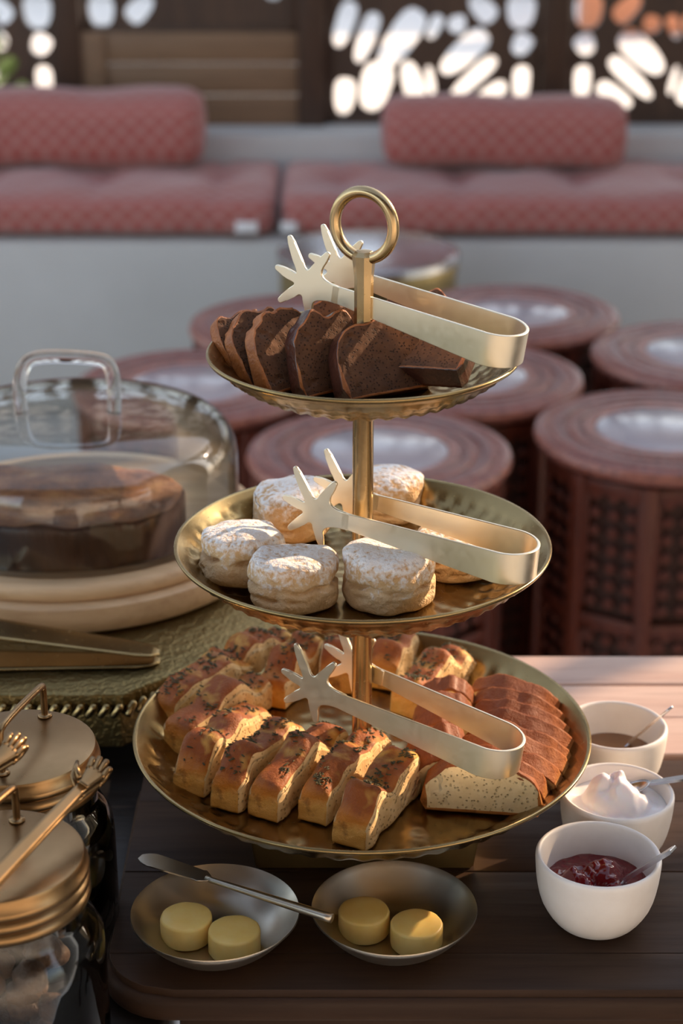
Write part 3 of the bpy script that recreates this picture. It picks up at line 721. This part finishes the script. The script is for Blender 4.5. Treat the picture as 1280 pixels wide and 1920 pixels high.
# loaf-like slices -------------------------------------------------
def herb_slice(L, W_, H, seed):
    rnd = random.Random(seed)
    def mp(u, v, w_):
        x = u*L/2; eu = abs(u); hz = H*(1-.42*eu**3.5)*(1.0+.34*nz(u*2.4, seed*3.1, 0, 1.0)+.09*math.sin(u*7+seed*1.7))
        z = (w_+1)/2*hz
        y = v*W_/2*(1-.10*max(0, w_)**4)
        if w_ > .6: z -= H*.10*abs(v)**4
        k = max(0, eu-.86)/.14; x -= math.copysign(L*.035*k*k*(.3+.7*((w_+1)/2)**2), u); y *= 1-.06*k
        y += .0030*nz(u*3, seed, 0, 1.0)+.0006*nz(x, z, seed, 180); z += (.0020*nz(x, y, seed*.1, 75)+.0034*nz(x, y, seed, 38))*max(0, w_)
        x += .0012*nz(y, z, seed, 120)*k
        return Vector((x, y, z))
    me = gmesh('herb_bread', (44, 12, 14), mp, [CR_HERB, CB_PALE], lambda s: 1 if s in (2, 3, 4) else 0)
    fv = []; ff = []
    for i in range(170):
        u = rnd.uniform(-.85, .9); v = rnd.uniform(-.85, .85)
        if nz(u*2.5, v*1.2, seed*2.7, 1.0) < -.02: continue
        c = mp(u, v, 1); c.z += .0006; a = rnd.uniform(0, PI); l_ = rnd.uniform(.0009, .0026); w2 = l_*.4; i0 = len(fv)
        d = Vector((math.cos(a), math.sin(a), rnd.uniform(-.2, .3))); q = Vector((-d.y, d.x, 0)); up = Vector((0, 0, .0007))
        fv += [c-d*l_-q*w2, c+d*l_-q*w2, c+d*l_+q*w2, c-d*l_+q*w2, c+up]
        ff += [(i0, i0+1, i0+4), (i0+1, i0+2, i0+4), (i0+2, i0+3, i0+4), (i0+3, i0, i0+4)]
    return me, mesh('herb_flakes', fv, ff, HERB, smooth=False)
ZB0 = ZP['b']-.028
def place_herb(near, far, label, W_=.026, H=.034, seed=1, lift=.0012, roll=0, Lmax=.115):
    a = PZ(near[0], near[1], ZB0+.014); b = PZ(far[0], far[1], ZB0+.020); a.z = b.z = ZB0+lift
    d = b-a; L = min(d.length, Lmax); c = a+d.normalized()*L/2
    me, fk = herb_slice(L, W_, H, seed)
    M = basis(d, (-.0, 0, 1), c) @ Matrix.Rotation(R(roll), 4, 'X')
    e = empty('herb_bread_slice', label=label, cat='bread slice', group='herb bread slices on the bottom tier', mat=M)
    link('bread', me, e); tag(link('herb_flakes', fk, e), kind='stuff'); return e
HB = [((652, 1560), (790, 1400), 'herb bread slice nearest the front of the bottom tier, beside empty plate', .0285, .036, 3),
      ((583, 1515), (712, 1375), 'herb bread slice second from the front one, dark herbs along its top', .0250, .034, 9),
      ((490, 1508), (640, 1362), 'herb bread slice with glossy brown end and wide pale cut side', .0270, .035, 5),
      ((418, 1492), (575, 1335), 'herb bread slice with very dark purple-brown end, front left', .0250, .036, 6),
      ((350, 1462), (500, 1312), 'herb bread slice with yellow patch and pale layered end, left', .0290, .036, 7),
      ((328, 1392), (500, 1270), 'reddish brown herb bread slice at the left, behind the yellow-patched one', .0290, .034, 8),
      ((300, 1345), (455, 1235), 'dark shiny herb bread slice at the far left rim of the bottom tier', .0270, .036, 11),
      ((405, 1262), (540, 1200), 'herb bread slice at the back left rim of the bottom tier', .0320, .036, 12),
      ((505, 1300), (590, 1205), 'herb bread slice behind the near star tip of the bottom tongs', .0290, .034, 13),
      ((628, 1275), (650, 1185), 'herb bread slice just left of the pole at the back of the bottom tier', .0300, .034, 14),
      ((715, 1268), (775, 1185), 'herb bread slice just right of the pole, under the middle plate', .0280, .034, 15),
      ((755, 1318), (872, 1228), 'browned herb bread slice above the far arm of the bottom tongs', .0280, .036, 16)]
for nr, fr_, lb, W_, H, sdv in HB: place_herb(nr, fr_, lb, W_, H, sdv)
# brown loaf slices
def half_slice(name, W_, H, t, seed, mats, rough=1.0, square=2.2, n3=(10, 26, 16), crumb_in=.0):
    def mp(u, v, w_):
        y = v*W_/2; top = H*(.16+.84*max(0, 1-abs(v)**square)**.5)*(.97+.14*nz(v*2.5, seed, 0, 1.0))
        z = (w_+1)/2*top; x = u*t/2*(1-.10*max(0, w_)**3)
        k = max(0, abs(v)-.8)/.2; y = math.copysign(W_/2*(1-.04*k*k*(1-w_)), v)*abs(v)
        y += .0016*nz(seed, z, v, 60)*rough; z += .0022*nz(x*.6, y, seed, 70)*rough*((w_+1)/2); x += (.0014*nz(y, z, seed, 60)*.6+.0007*nz(y, z, seed, 260))*rough+.0022*nz(y, z, seed*2, 14)*rough
        return Vector((x, y, z))
    return gmesh(name, n3, mp, mats, lambda s: 0 if s in (0, 1) else (len(mats)-1 if s > 9 else 1))
random.seed(2)
b0 = PZ(905, 1490, ZB0+.012); b1 = PZ(972, 1318, ZB0+.012); ax = Vector((.90, -.36, 0)).normalized()
BL = ['thick pale-crumbed end slice of brown bread facing the camera', 'brown bread slice second from the pale cut face', 'brown bread slice third from the pale cut face', 'brown bread slice fourth from the pale cut face',
      'brown bread slice fifth from the pale cut face', 'brown bread slice fourth from the back of its row', 'brown bread slice third from the back of its row', 'brown bread slice second from the back of its row', 'brown bread slice at the back of its row by the rim']
for i in range(9):
    t = i/8; c = b0.lerp(b1, t)+ax*(.012*math.sin(t*PI)); W_ = .092-.012*abs(t-.4)+random.uniform(-.004, .004); H = .041-.004*t+random.uniform(-.002, .002)
    c.z = ZB0+.0015
    ad = Vector(ax); rot_ = R(-10+20*t+random.uniform(-3, 3)); ad = Matrix.Rotation(-rot_, 3, 'Z') @ ad
    xdir = Vector((-ad.y, ad.x, 0))                                # thickness direction (away from camera)
    M = basis(xdir, (0, 0, 1), c) @ Matrix.Rotation(R(2 if i == 0 else -24), 4, 'Y')
    me = half_slice('brown_bread', W_, H, .0170 if i else .020, 20+i, [CB_WHITE, CR_BROWN])
    o = link('brown_bread_slice', me); o.matrix_world = M; tag(o, BL[i], 'bread slice', 'brown bread slices on the bottom tier')
c0 = PZ(812, 1440, ZB0+.012); c1 = PZ(838, 1322, ZB0+.012)
for i in range(5):
    c = c0.lerp(c1, i/4); c.z = ZB0+.0015; ad = Vector((.93, .30-.1*i, 0)).normalized(); 
    M = basis(Vector((-ad.y, ad.x, 0)), (0, 0, 1), c) @ Matrix.Rotation(R(-22), 4, 'Y')
    me = half_slice('brown_bread', .050, .039+.001*i, .0175, 40+i, [CB_WHITE, CR_BROWN])
    o = link('brown_bread_slice', me); o.matrix_world = M
    tag(o, ['small brown bread slice under the near arm of the bottom tongs, front of inner row', 'small brown bread slice second in the inner row between the tongs arms', 'small brown bread slice in the middle of the inner row', 'small brown bread slice fourth in the inner row, behind the tongs', 'small brown bread slice at the back of the inner row'][i], 'bread slice', 'brown bread slices on the bottom tier')
# dark cake slices on the top tier
ZT0 = ZP['t']-.026
def cake_slice(px_, py_, facing, lean, label, W_=.070, H=.052, t=.014, seed=1, lift=.001, roll=0, edge=None):
    c = PZ(px_, py_, ZT0+lift)
    f_ = R(facing); xdir = Vector((math.sin(f_), math.cos(f_), 0))          # away from camera when facing = 0
    M = basis(xdir, (0, 0, 1), c) @ Matrix.Rotation(R(roll), 4, 'X') @ Matrix.Rotation(R(lean), 4, 'Y')
    me = half_slice('cake', W_, H, t, seed, [CB_CAKE, edge or CR_CAKE, CR_CAKE2], 1.1, 4.0, (8, 40, 34))
    o = link('cake_slice', me); o.matrix_world = M; tag(o, label, 'cake slice', 'dark cake slices on the top tier'); return o
cake_slice(655, 672, -14, 34, 'dark cake slice at the back, behind the ring stem', .066, .050, .014, 1, .003, 0, CR_CAKE2)
cake_slice(492, 700, -46, 40, 'dark cake slice at the far left of the top tier', .058, .050, .012, 2, .003, 0, CR_CAKE2)
cake_slice(522, 715, -44, 36, 'dark cake slice second from left on the top tier', .062, .056, .012, 3, .001, 0, CR_CAKE2)
cake_slice(562, 728, -42, 32, 'dark cake slice third from left, its orange edge catching light', .064, .060, .013, 4, .001, 0, CR_CAKE2)
cake_slice(630, 735, -36, 26, 'dark cake slice front centre with porous cut face', .064, .058, .014, 5, .001, 0, CR_CAKE)
cake_slice(728, 742, -30, 34, 'dark cake slice with glossy crust leaning at the front right of the top tier', .076, .056, .017, 6, .001)
cake_slice(786, 706, 26, 62, 'dark cake slice lying flat under the near tongs arm', .066, .048, .018, 7, .014, -5)
cake_slice(775, 655, 20, 50, 'dark cake slice at the back right between the tongs arms', .072, .050, .014, 8, .004, 0, CR_CAKE2)
# ================================================================= BUTTER DISHES
def dish(px_, py_, label, hw):
    zr = T+.029; c = PZ(px_, py_, zr); r = hw/FP*(Vector(c)-Vector((0, 0, CZ))).dot(_f)
    e = empty('butter_dish', (c.x, c.y, T), 0, label, 'dish'); pr = []
    for i in range(25):
        t = i/24; rr = r*t; pr.append((rr, .0022+.0268*max(0, (t-.40)/.60)**1.9))
    un = [(a, b-.0016) for a, b in reversed(pr[:-1])]
    pr2 = pr+[(r+.0006, .0296), (r+.001, .0283)]+[(a, max(b, .0)) for a, b in un]
    link('bowl', lathe('bowl', pr2, PEWT, 80, sharp=60), e); return e, r
DL, DLr = dish(403, 1708, 'round brushed metal butter dish on the left, with the knife across it', 156)
DR, DRr = dish(739, 1700, 'round brushed metal butter dish on the right, near the riser', 153)
def butter(px_, py_, rz, label, sd_):
    h = .0185; zb = T+.0028; c = PZ(px_, py_, zb+h); r = .0188
    def fn(p, rr, a):
        if rr > 1e-6: p += Vector((math.cos(a), math.sin(a), 0))*(.0004*nz(math.cos(a)*3, math.sin(a)*3, p.z*40, 1, sd_))*(rr/r)
        p.z += .0003*nz(p.x, p.y, 0, 90, sd_); return p
    pr = [(0, 0), (r*.9, 0), (r-.0008, .0006), (r, .002), (r, h*.5), (r, h-.002), (r-.0006, h-.0006), (r-.002, h), (r*.5, h), (0, h)]
    o = link('butter_pat', lathe('butter_pat', pr, BUTTER, 48, fn=fn, sharp=60)); o.location = (c.x, c.y, zb); o.rotation_euler = (0, 0, rz); tag(o, label, 'butter', 'round butter pats in the dishes')
butter(349, 1717, 0, 'left butter pat in the left dish', 1); butter(439, 1742, 1, 'right butter pat in the left dish, in front of its neighbour', 2)
butter(682, 1706, 2, 'left butter pat in the right dish', 3); butter(781, 1730, 3, 'right butter pat in the right dish, in front of its neighbour', 4)
# knife
k0 = PZ(262, 1607, T+.036); k1 = PZ(622, 1722, T+.0345); M = basis(k1-k0, (0, 0, 1), k0); Lk = (k1-k0).length
kn = empty('butter_knife', label='slim metal butter knife lying across both butter dishes', cat='knife', mat=M)
bp = []
for k in range(31):
    t = k/30; x = t*.062; wdt = .0096*math.sin(min(1, (t+.03)/.22)*PI/2)**.7*(1-.25*t) if t < .86 else .0066*(1-(t-.86)/.14)**.8+.0022
    bp.append((x, wdt))
poly = [(x, y) for x, y in bp]+[(x, -y*.8) for x, y in reversed(bp)]
me = prism('blade', poly, .0013, PEWT, .0003); me.transform(Matrix.Rotation(R(-90), 4, 'X')); link('blade', me, kn)
hp_ = [(.058+(Lk-.058)*k/20, 0, 0) for k in range(21)]
link('knife_handle', tube('knife_handle', hp_, [.0022+.0016*(k/20)**.8 for k in range(20)]+[.0036], PEWT, 14), kn)
# ================================================================= RAMEKINS
def ramekin(px_, py_, hw, label, h=.058, straight=0):
    zr = T+h; c = PZ(px_, py_, zr); r = hw/FP*(Vector(c)-Vector((0, 0, CZ))).dot(_f); th = .0042
    out = [(0, 0), (r*.50, 0), (r*.56, .0012), (r*.66, .004), (r*.79, .012), (r*.90, .022), (r*.965, .036), (r*.99, .048), (r, h-.002), (r-.0010, h-.0003), (r-th*.5, h+.0003), (r-th+.0004, h-.0006), (r-th, h-.003)]
    inn = [(r*.94-th, .036), (r*.84-th, .02), (r*.66-th, .009), (r*.35, .006), (0, .006)]
    pts = smooth_path([Vector((a, 0, b)) for a, b in out+inn], 1)
    e = empty('ramekin', (c.x, c.y, T), 0, label, 'bowl', 'white ceramic ramekins on the right')
    link('bowl', lathe('bowl', [(max(0, p.x), p.z) for p in pts], CERAMIC, 72), e); return e, c, r
R1, c1_, r1 = ramekin(1122, 1600, 118, 'white ceramic ramekin of red jam, nearest the camera')
R2, c2_, r2 = ramekin(1157, 1482, 107, 'white ceramic ramekin of whipped cream in the middle of three')
R3, c3_, r3 = ramekin(1154, 1358, 97, 'white ceramic ramekin of dark syrup, farthest back')
def fill(name, c, r, z, amp, sc, mat, label, cat, seed, lumps=(), n=40):
    v = []; f = []; top = 26; m = 64
    def hz(x, y):
        rr = math.hypot(x, y)/r; g = amp*nz(x, y, seed, sc)+amp*.5*nz(x, y, seed, sc*2.3)
        for (lx, ly, lr, lh) in lumps: g += lh*max(0, 1-((x-lx)**2+(y-ly)**2)/lr**2)**.7
        return g*(1-rr**6)
    for i in range(top+1):
        for k in range(m):
            a = 2*PI*k/m; rr = r*i/top; x, y = rr*math.cos(a), rr*math.sin(a); v.append((x, y, z+hz(x, y)))
    for k in range(m): a = 2*PI*k/m; v.append((r*.78*math.cos(a), r*.78*math.sin(a), max(.0085, z-.022)))
    for i in range(top+1):
        for k in range(m): k2 = (k+1) % m; f.append((i*m+k, i*m+k2, (i+1)*m+k2, (i+1)*m+k))
    f.append(tuple((top+1)*m+k for k in range(m-1, -1, -1)))
    me = mesh(name, v, f, mat); bm = bmesh.new(); bm.from_mesh(me); bmesh.ops.remove_doubles(bm, verts=bm.verts, dist=1e-6); me2 = bm_mesh(name, bm, mat)
    o = link(name, me2, None, (c.x, c.y, T)); tag(o, label, cat); return o
fill('red_jam', c1_, r1*.865, .033, .004, 90, JAM, 'glossy red berry jam in the nearest white ramekin', 'jam', 3, [(-.014, -.002, .012, .010), (.006, .008, .016, .013), (-.004, -.016, .009, .007), (.014, -.012, .010, .006), (-.022, .002, .008, .006)])
fill('whipped_cream', c2_, r2*.885, .046, .004, 70, CREAM, 'white whipped cream mounded in the middle ramekin', 'cream', 5, [(-.004, .004, .022, .014), (-.012, .010, .010, .010), (.010, -.002, .016, .008), (.002, .014, .007, .010)])
fill('dark_syrup', c3_, r3*.86, .031, .0001, 10, HONEY, 'dark brown syrup in the farthest white ramekin', 'syrup', 1)
def spoon(p0, p1, label, w0, w1, th, round_end, mat=STEEL, square=False):
    """handle from p0 (in the bowl) to p1 (outer end), bowl of the spoon sunk at p0"""
    d = p1-p0; L = d.length; M = basis(d, (0, 0, 1), p0)
    e = empty('spoon', label=label, cat='spoon', mat=M)
    n = 22; poly = []
    top = []
    for k in range(n+1):
        t = k/n; wdt = w0+(w1-w0)*t
        if round_end and t > .86: wdt *= math.sqrt(max(0.02, 1-((t-.86)/.14)**2))
        top.append((L*t, wdt/2))
    poly = top+[(x, -y) for x, y in reversed(top)]
    me = prism('spoon_handle', poly, th, mat, th*.2); me.transform(Matrix.Rotation(R(-90), 4, 'X')); link('spoon_handle', me, e)
    def mp(u, v, w_):
        m = (u*u+v*v) ** .5; q = max(abs(u), abs(v)); s = q/m if m > 0 else 1
        x, y = u*s, v*s; return Vector((-.014+x*.014, y*.0095, -.004*(1-x*x-y*y)+w_*.0006))
    b = link('spoon_bowl', gmesh('spoon_bowl', (12, 12, 1), mp, mat), e); b.rotation_euler = (0, R(-8), 0); return e
spoon(PZ(1172, 1648, T+.040), PZ(1262, 1592, T+.078), 'steel spoon with square handle end in the red jam', .0062, .0085, .0030, False)
spoon(PZ(1218, 1468, T+.056), PZ(1330, 1452, T+.070), 'steel spoon in the whipped cream, cut by the right edge', .0050, .0085, .0022, True)
spoon(PZ(1180, 1392, T+.033), PZ(1260, 1325, T+.078), 'small steel spoon with rounded end in the dark syrup', .0045, .0095, .0022, True)
# ================================================================= CLOCHE, BOARD, CAKE, BRASS BOX
KS = 1.0873; CX, CY = -.2425*KS, 1.53*KS; ZBX = .790
def rope_edge(parent, p0, p1, z, mesh_, name='rim_bead', sp=.0105):
    d = Vector(p1)-Vector(p0); n = int(d.length/sp); a = math.atan2(d.y, d.x)
    for k in range(n):
        q = Vector(p0)+d*((k+.5)/n); link(name, mesh_, parent, (q.x, q.y, z), (0, 0, a))
P0 = PZ(230, 1302, ZBX); P1 = PZ(505, 1188, ZBX)
dd = (P1-P0); dd.z = 0; sl = .20; dd = dd.normalized(); side_dir = dd
V = [Vector((P0.x-.22, P0.y, 0)), Vector((P0.x, P0.y, 0)), Vector((P0.x, P0.y, 0))+dd*.22]
V.append(V[2]+Vector((-.01, .20, 0))); V.append(Vector((V[1].x-.02, V[3].y+.13, 0))); V.append(Vector((V[0].x-.02, V[4].y, 0))); V.append(Vector((V[0].x-.15, V[3].y, 0))); V.append(Vector((V[0].x-.16, V[0].y+.16, 0)))
bo = Vector((P0.x-.10, P0.y+.22, TL))
bx = empty('brass_tray_box', bo, 0, 'embossed angular brass tray box under the wooden cake board', 'tray')
lp = [(p.x-bo.x, p.y-bo.y) for p in V]
def scale_poly(lp, s): cx = sum(p[0] for p in lp)/len(lp); cy = sum(p[1] for p in lp)/len(lp); return [(cx+(x-cx)*s, cy+(y-cy)*s) for x, y in lp]
slab('tray_top', lp, ZBX-TL-.013, ZBX-TL, EMB, .003, bx)
slab('side_band', scale_poly(lp, .965), ZBX-TL-.0565, ZBX-TL-.0135, EMB, .002, bx)
slab('wooden_base', [(x, y) for x, y in rpoly(-.20, .08, -.09, .12, .02)], 0, ZBX-TL-.057, BLACKT, .003, bx)
rbm = bmesh.new(); add_box(rbm, (0, 0, 0), (.0068, .013, .0155), .0030, Matrix.Rotation(R(36), 3, 'Y').to_quaternion()); BEAD = bm_mesh('rim_bead', rbm, BRASS, True)
for i in range(3):
    a, b = ((V[7], V[0]), (V[0], V[1]), (V[1], V[2]))[i]
    rope_edge(bx, (a.x-bo.x, a.y-bo.y, 0), (b.x-bo.x, b.y-bo.y, 0), ZBX-TL-.0145, BEAD)
# board
bd = empty('wooden_cake_board', (CX, CY, ZBX), 0, 'round pale wooden cake board with a groove, under the glass cloche', 'cake board')
br = .172*KS
link('lower_disc', lathe('lower_disc', [(0, .0006), (br-.012, .0006), (br-.003, .006), (br, .017), (br-.001, .029), (br-.006, .0325), (0, .0325)], W_BOARD, 96, sharp=50), bd)
link('upper_disc', lathe('upper_disc', [(0, .0327), (br-.011, .0327), (br-.007, .037), (br-.006, .043), (br-.009, .048), (br-.015, .0495), (0, .0495)], W_BOARD, 96, sharp=50), bd)
ZBT = ZBX+.0495
# cake
KX, KY = -.292, 1.597
def cakemap(u, v, w_):
    m = (abs(u)**2.4+abs(v)**2.4)**(1/2.4); q = max(abs(u), abs(v)); s_ = q/m if m else 1
    x = u*s_*.1435; y = v*s_*.083
    g = Vector((x+KX-CX, y+KY-CY)); d = g.length
    if d > .151: g *= .151/d; x = g.x-(KX-CX); y = g.y-(KY-CY)
    z = (w_+1)/2*.044
    if w_ > .99: z += .0035*nz(x, y, 0, 30, 2)+.003*nz(x, y, 0, 12, 4)
    k = .0 if w_ < .8 else (w_-.8)/.2; f_ = (1+.014*nz(x, y, z*.3, 60, 1))*(1-.02*k*k)
    return Vector((x*f_, y*f_, z))
ck = link('round_cake', gmesh('cake_body', (60, 40, 10), cakemap, [CAKETOP, CAKESIDE], lambda s: 0 if s == 5 else 1), None, (KX, KY, ZBT+.0006))
tag(ck, 'large dark cake with browned crumbly top under the glass cloche', 'cake')
# cloche
cl = empty('glass_cloche', (CX, CY, ZBT+.0006), 0, 'clear glass cloche with loop handle over the dark cake', 'cloche')
cr_ = .1495*KS; hh_ = .087*KS
prof = [(cr_, 0), (cr_, hh_-.034), (cr_-.003, hh_-.018), (cr_-.011, hh_-.006), (cr_-.026, hh_+.002), (cr_-.06, hh_+.0085), (.05, hh_+.0115), (0, hh_+.0125)]
inn = [(max(0, a-.0028) if a > .1 else a, b-.0026 if b > .01 else b) for a, b in reversed(prof)]
pf = [(p.x, p.z) for p in smooth_path([Vector((a, 0, b)) for a, b in prof], 2)]; pi_ = [(p.x, p.z) for p in smooth_path([Vector((a, 0, b)) for a, b in inn], 2)]
link('dome', lathe('dome', pf+pi_, GLASS, 96, closed=False), cl)
zt = hh_+.0085; hwid = .0435
hpts = smooth_path([(-hwid-.002, 0, zt), (-hwid-.004, 0, zt+.022), (-hwid+.002, 0, zt+.050), (-hwid+.018, 0, zt+.058), (hwid-.016, 0, zt+.056), (hwid, 0, zt+.050), (hwid+.002, 0, zt+.022), (hwid, 0, zt)], 3)
link('loop_handle', tube('loop_handle', hpts, [.0066]*len(hpts), SOLIDGLASS, 20), cl)
# flat brass cake tongs lying on the tray box
q0 = PZ(-60, 1240, ZBX+.002); q1 = PZ(300, 1240, ZBX+.002)
M = basis(q1-q0, (0, 0, 1), q0); ct = empty('brass_cake_tongs', label='wide flat brass cake tongs lying on the brass tray box', cat='tongs', mat=M)
Lc = (q1-q0).length
def blade(z0, z1, z2, name):
    n = 24
    def mp(u, v, w_):
        t = (u+1)/2; wdt = .040*(1-.35*t) if t < .9 else .026*math.sqrt(max(.02, 1-((t-.9)/.1)**2*.9))
        zc = z0+(z1-z0)*t+(z2)*math.sin(t*PI); return Vector((t*Lc, v*wdt/2, zc+w_*.0007))
    return gmesh(name, (n, 8, 1), mp, BRASS)
link('lower_blade', blade(.001, .001, 0, 'lower_blade'), ct); link('upper_blade', blade(.036, .009, .0, 'upper_blade'), ct)
bp_ = [(-.018*math.sin(PI*k/10), 0, .0185-.0175*math.cos(PI*k/10)) for k in range(11)]
vv = []; ff = []
for k, (x, _, z) in enumerate(bp_):
    for s in (-.02, .02): vv += [(x, s, z), (x*.92, s, .0185+(z-.0185)*.92)]
for k in range(10):
    a = k*4; b = a+4; ff += [(a, a+2, b+2, b), (a+1, b+1, b+3, a+3), (a, b, b+1, a+1), (a+2, a+3, b+3, b+2)]
link('spring_bend', fixn(mesh('spring_bend', vv, ff, BRASS)), ct)
# ================================================================= JARS
def jar(cx, cy, label, hx, lumps_seed, lumplabel, grp):
    zl = .872-TL; rb_ = .066; rl = .056
    e = empty('glass_jar', (cx, cy, TL), 0, label, 'jar')
    out = [(0, .0), (rb_-.010, .0), (rb_-.002, .004), (rb_, .012), (rb_, .095), (rb_-.001, .108), (rb_-.006, .118), (rl-.001, .124), (rl-.003, .128), (rl-.003, zl-.006)]
    inn = [(max(0, a-.003), b+(.004 if b < .01 else 0)) for a, b in reversed(out)]
    link('jar_glass', lathe('jar_glass', out+inn, JARGLASS, 72, sharp=70), e)
    L = [(0, zl), (rl-.004, zl), (rl-.001, zl-.0008), (rl, zl-.003), (rl, zl-.007)]
    z = zl-.007
    for k in range(3): L += [(rl+.0018, z-.002), (rl+.0024, z-.0045), (rl+.0016, z-.007), (rl-.0002, z-.0085)]; z -= .0088
    L += [(rl-.001, z), (rl-.002, z+.001), (rl-.0022, zl-.004), (0, zl-.004)]
    link('lid', lathe('lid', L, LIDM, 96, sharp=50), e)
    a0, a1 = hx
    hp = smooth_path([(a0[0], a0[1], zl-.001), (a0[0], a0[1], zl+.028), (a0[0]+.001, a0[1]+.003, zl+.036), (a1[0], a1[1]-.004, zl+.028), (a1[0], a1[1], zl+.024), (a1[0], a1[1], zl-.001)], 2)
    link('lid_handle', tube('lid_handle', hp, .0026, LIDM, 12), e)
    for q in (a0, a1): link('washer', lathe('washer', [(0, zl+.0004), (.0055, zl+.0004), (.005, zl+.0018), (0, zl+.0022)], LIDM, 20), e, (q[0], q[1], 0))
    rnd = random.Random(lumps_seed); pts = []
    tries = 0
    while len(pts) < 20 and tries < 6000:
        tries += 1; s = rnd.uniform(.0135, .0175); a = rnd.uniform(0, 2*PI); rr = (rb_-.004-s*1.12)*math.sqrt(rnd.random()); z = rnd.choice([.020, .046, .072, .096])+rnd.uniform(-.003, .003)
        if z+s > .118: continue
        p = Vector((rr*math.cos(a), rr*math.sin(a), max(z, s+.005)))
        if all((p-q).length > (s+t)*.93 for q, t in pts): pts.append((p, s))
    for i, (p, s) in enumerate(pts):
        bm = bmesh.new(); bmesh.ops.create_icosphere(bm, subdivisions=3, radius=1)
        for v in bm.verts:
            k = 1+.22*nz(v.co.x, v.co.y, v.co.z, 1.6, i+lumps_seed)+.10*nz(v.co.x, v.co.y, v.co.z, 4, i); v.co = Vector((v.co.x, v.co.y*.85, v.co.z*.72))*k*s*.95
        o = link('dried_fruit', bm_mesh('dried_fruit', bm, DRIED), None, (cx+p.x, cy+p.y, TL+p.z), (rnd.uniform(-.3, .3), rnd.uniform(-.3, .3), rnd.uniform(0, 6)))
        tag(o, lumplabel, 'dried fruit', grp)
jb = PZ(33, 1397, .872); jf = PZ(-5, 1601, .872)
jar(jb.x, jb.y, 'glass jar with bronze screw lid, the rear of the two at the left', ((-.004, -.040), (.013, .043)), 3, 'brown dried fruit piece inside the rear glass jar', 'dried fruit in the rear jar')
jar(jf.x, jf.y, 'glass jar with bronze screw lid at bottom left, nearest the camera', ((-.012, -.030), (.006, .040)), 8, 'brown dried fruit piece inside the nearest glass jar', 'dried fruit in the front jar')
def hand_tongs(p0, p1, up, label, L=None, cut=None):
    d = p1-p0; up = d.cross(Vector((0, -.35, 1.5))-p0*.6).normalized(); M = basis(d, up if up.z > 0 else -up, p0); L = d.length; e = empty('claw_tongs', label=label, cat='tongs', mat=M)
    n = 20
    for s in (1, -1):
        def mp(u, v, w_):
            t = (u+1)/2; wd = .0125*(1-.45*t); y = s*(.0012+.003*t); return Vector((t*L*.86, y+w_*.0008, v*wd/2))
        link('arm', gmesh('arm', (n, 4, 1), mp, LIDM), e)
        y = s*.0045; x0 = L*.85
        link('palm', gmesh('palm', (8, 6, 4), lambda u, v, w_: Vector((x0+.009*(u+1)*1.0, y+w_*.0022*(1-.3*abs(v)), v*(.0035+.0016*(u+1)))), LIDM), e)
        for k in range(4):
            a = .05+.13*k; ln = (.010, .014, .013, .009)[k]
            pts = [(x0+.015, y, (-.0050+.0034*k)), (x0+.018+ln*.5, y+s*.001, (-.0050+.0034*k)+math.sin(a)*ln*.5), (x0+.018+ln*.85, y-s*.003, (-.005+.0034*k)+math.sin(a)*ln*.85), (x0+.018+ln, y-s*.007, (-.005+.0034*k)+math.sin(a)*ln)]
            link('finger', tube('finger', smooth_path(pts, 1), [.0021]*5+[.0015], LIDM, 8), e)
        pts = [(x0+.004, y, .005), (x0+.010, y, .012), (x0+.017, y-s*.003, .015)]
        link('thumb', tube('thumb', pts, [.0022, .0018, .0013], LIDM, 8), e)
hand_tongs(PZ(-95, 1735, .884), PZ(190, 1442, .905), None, 'antique bronze claw tongs lying across the nearest jar lid')
hand_tongs(PZ(-160, 1560, .905), PZ(10, 1418, .920), None, 'antique bronze claw tongs at the left edge, only the tip in view')
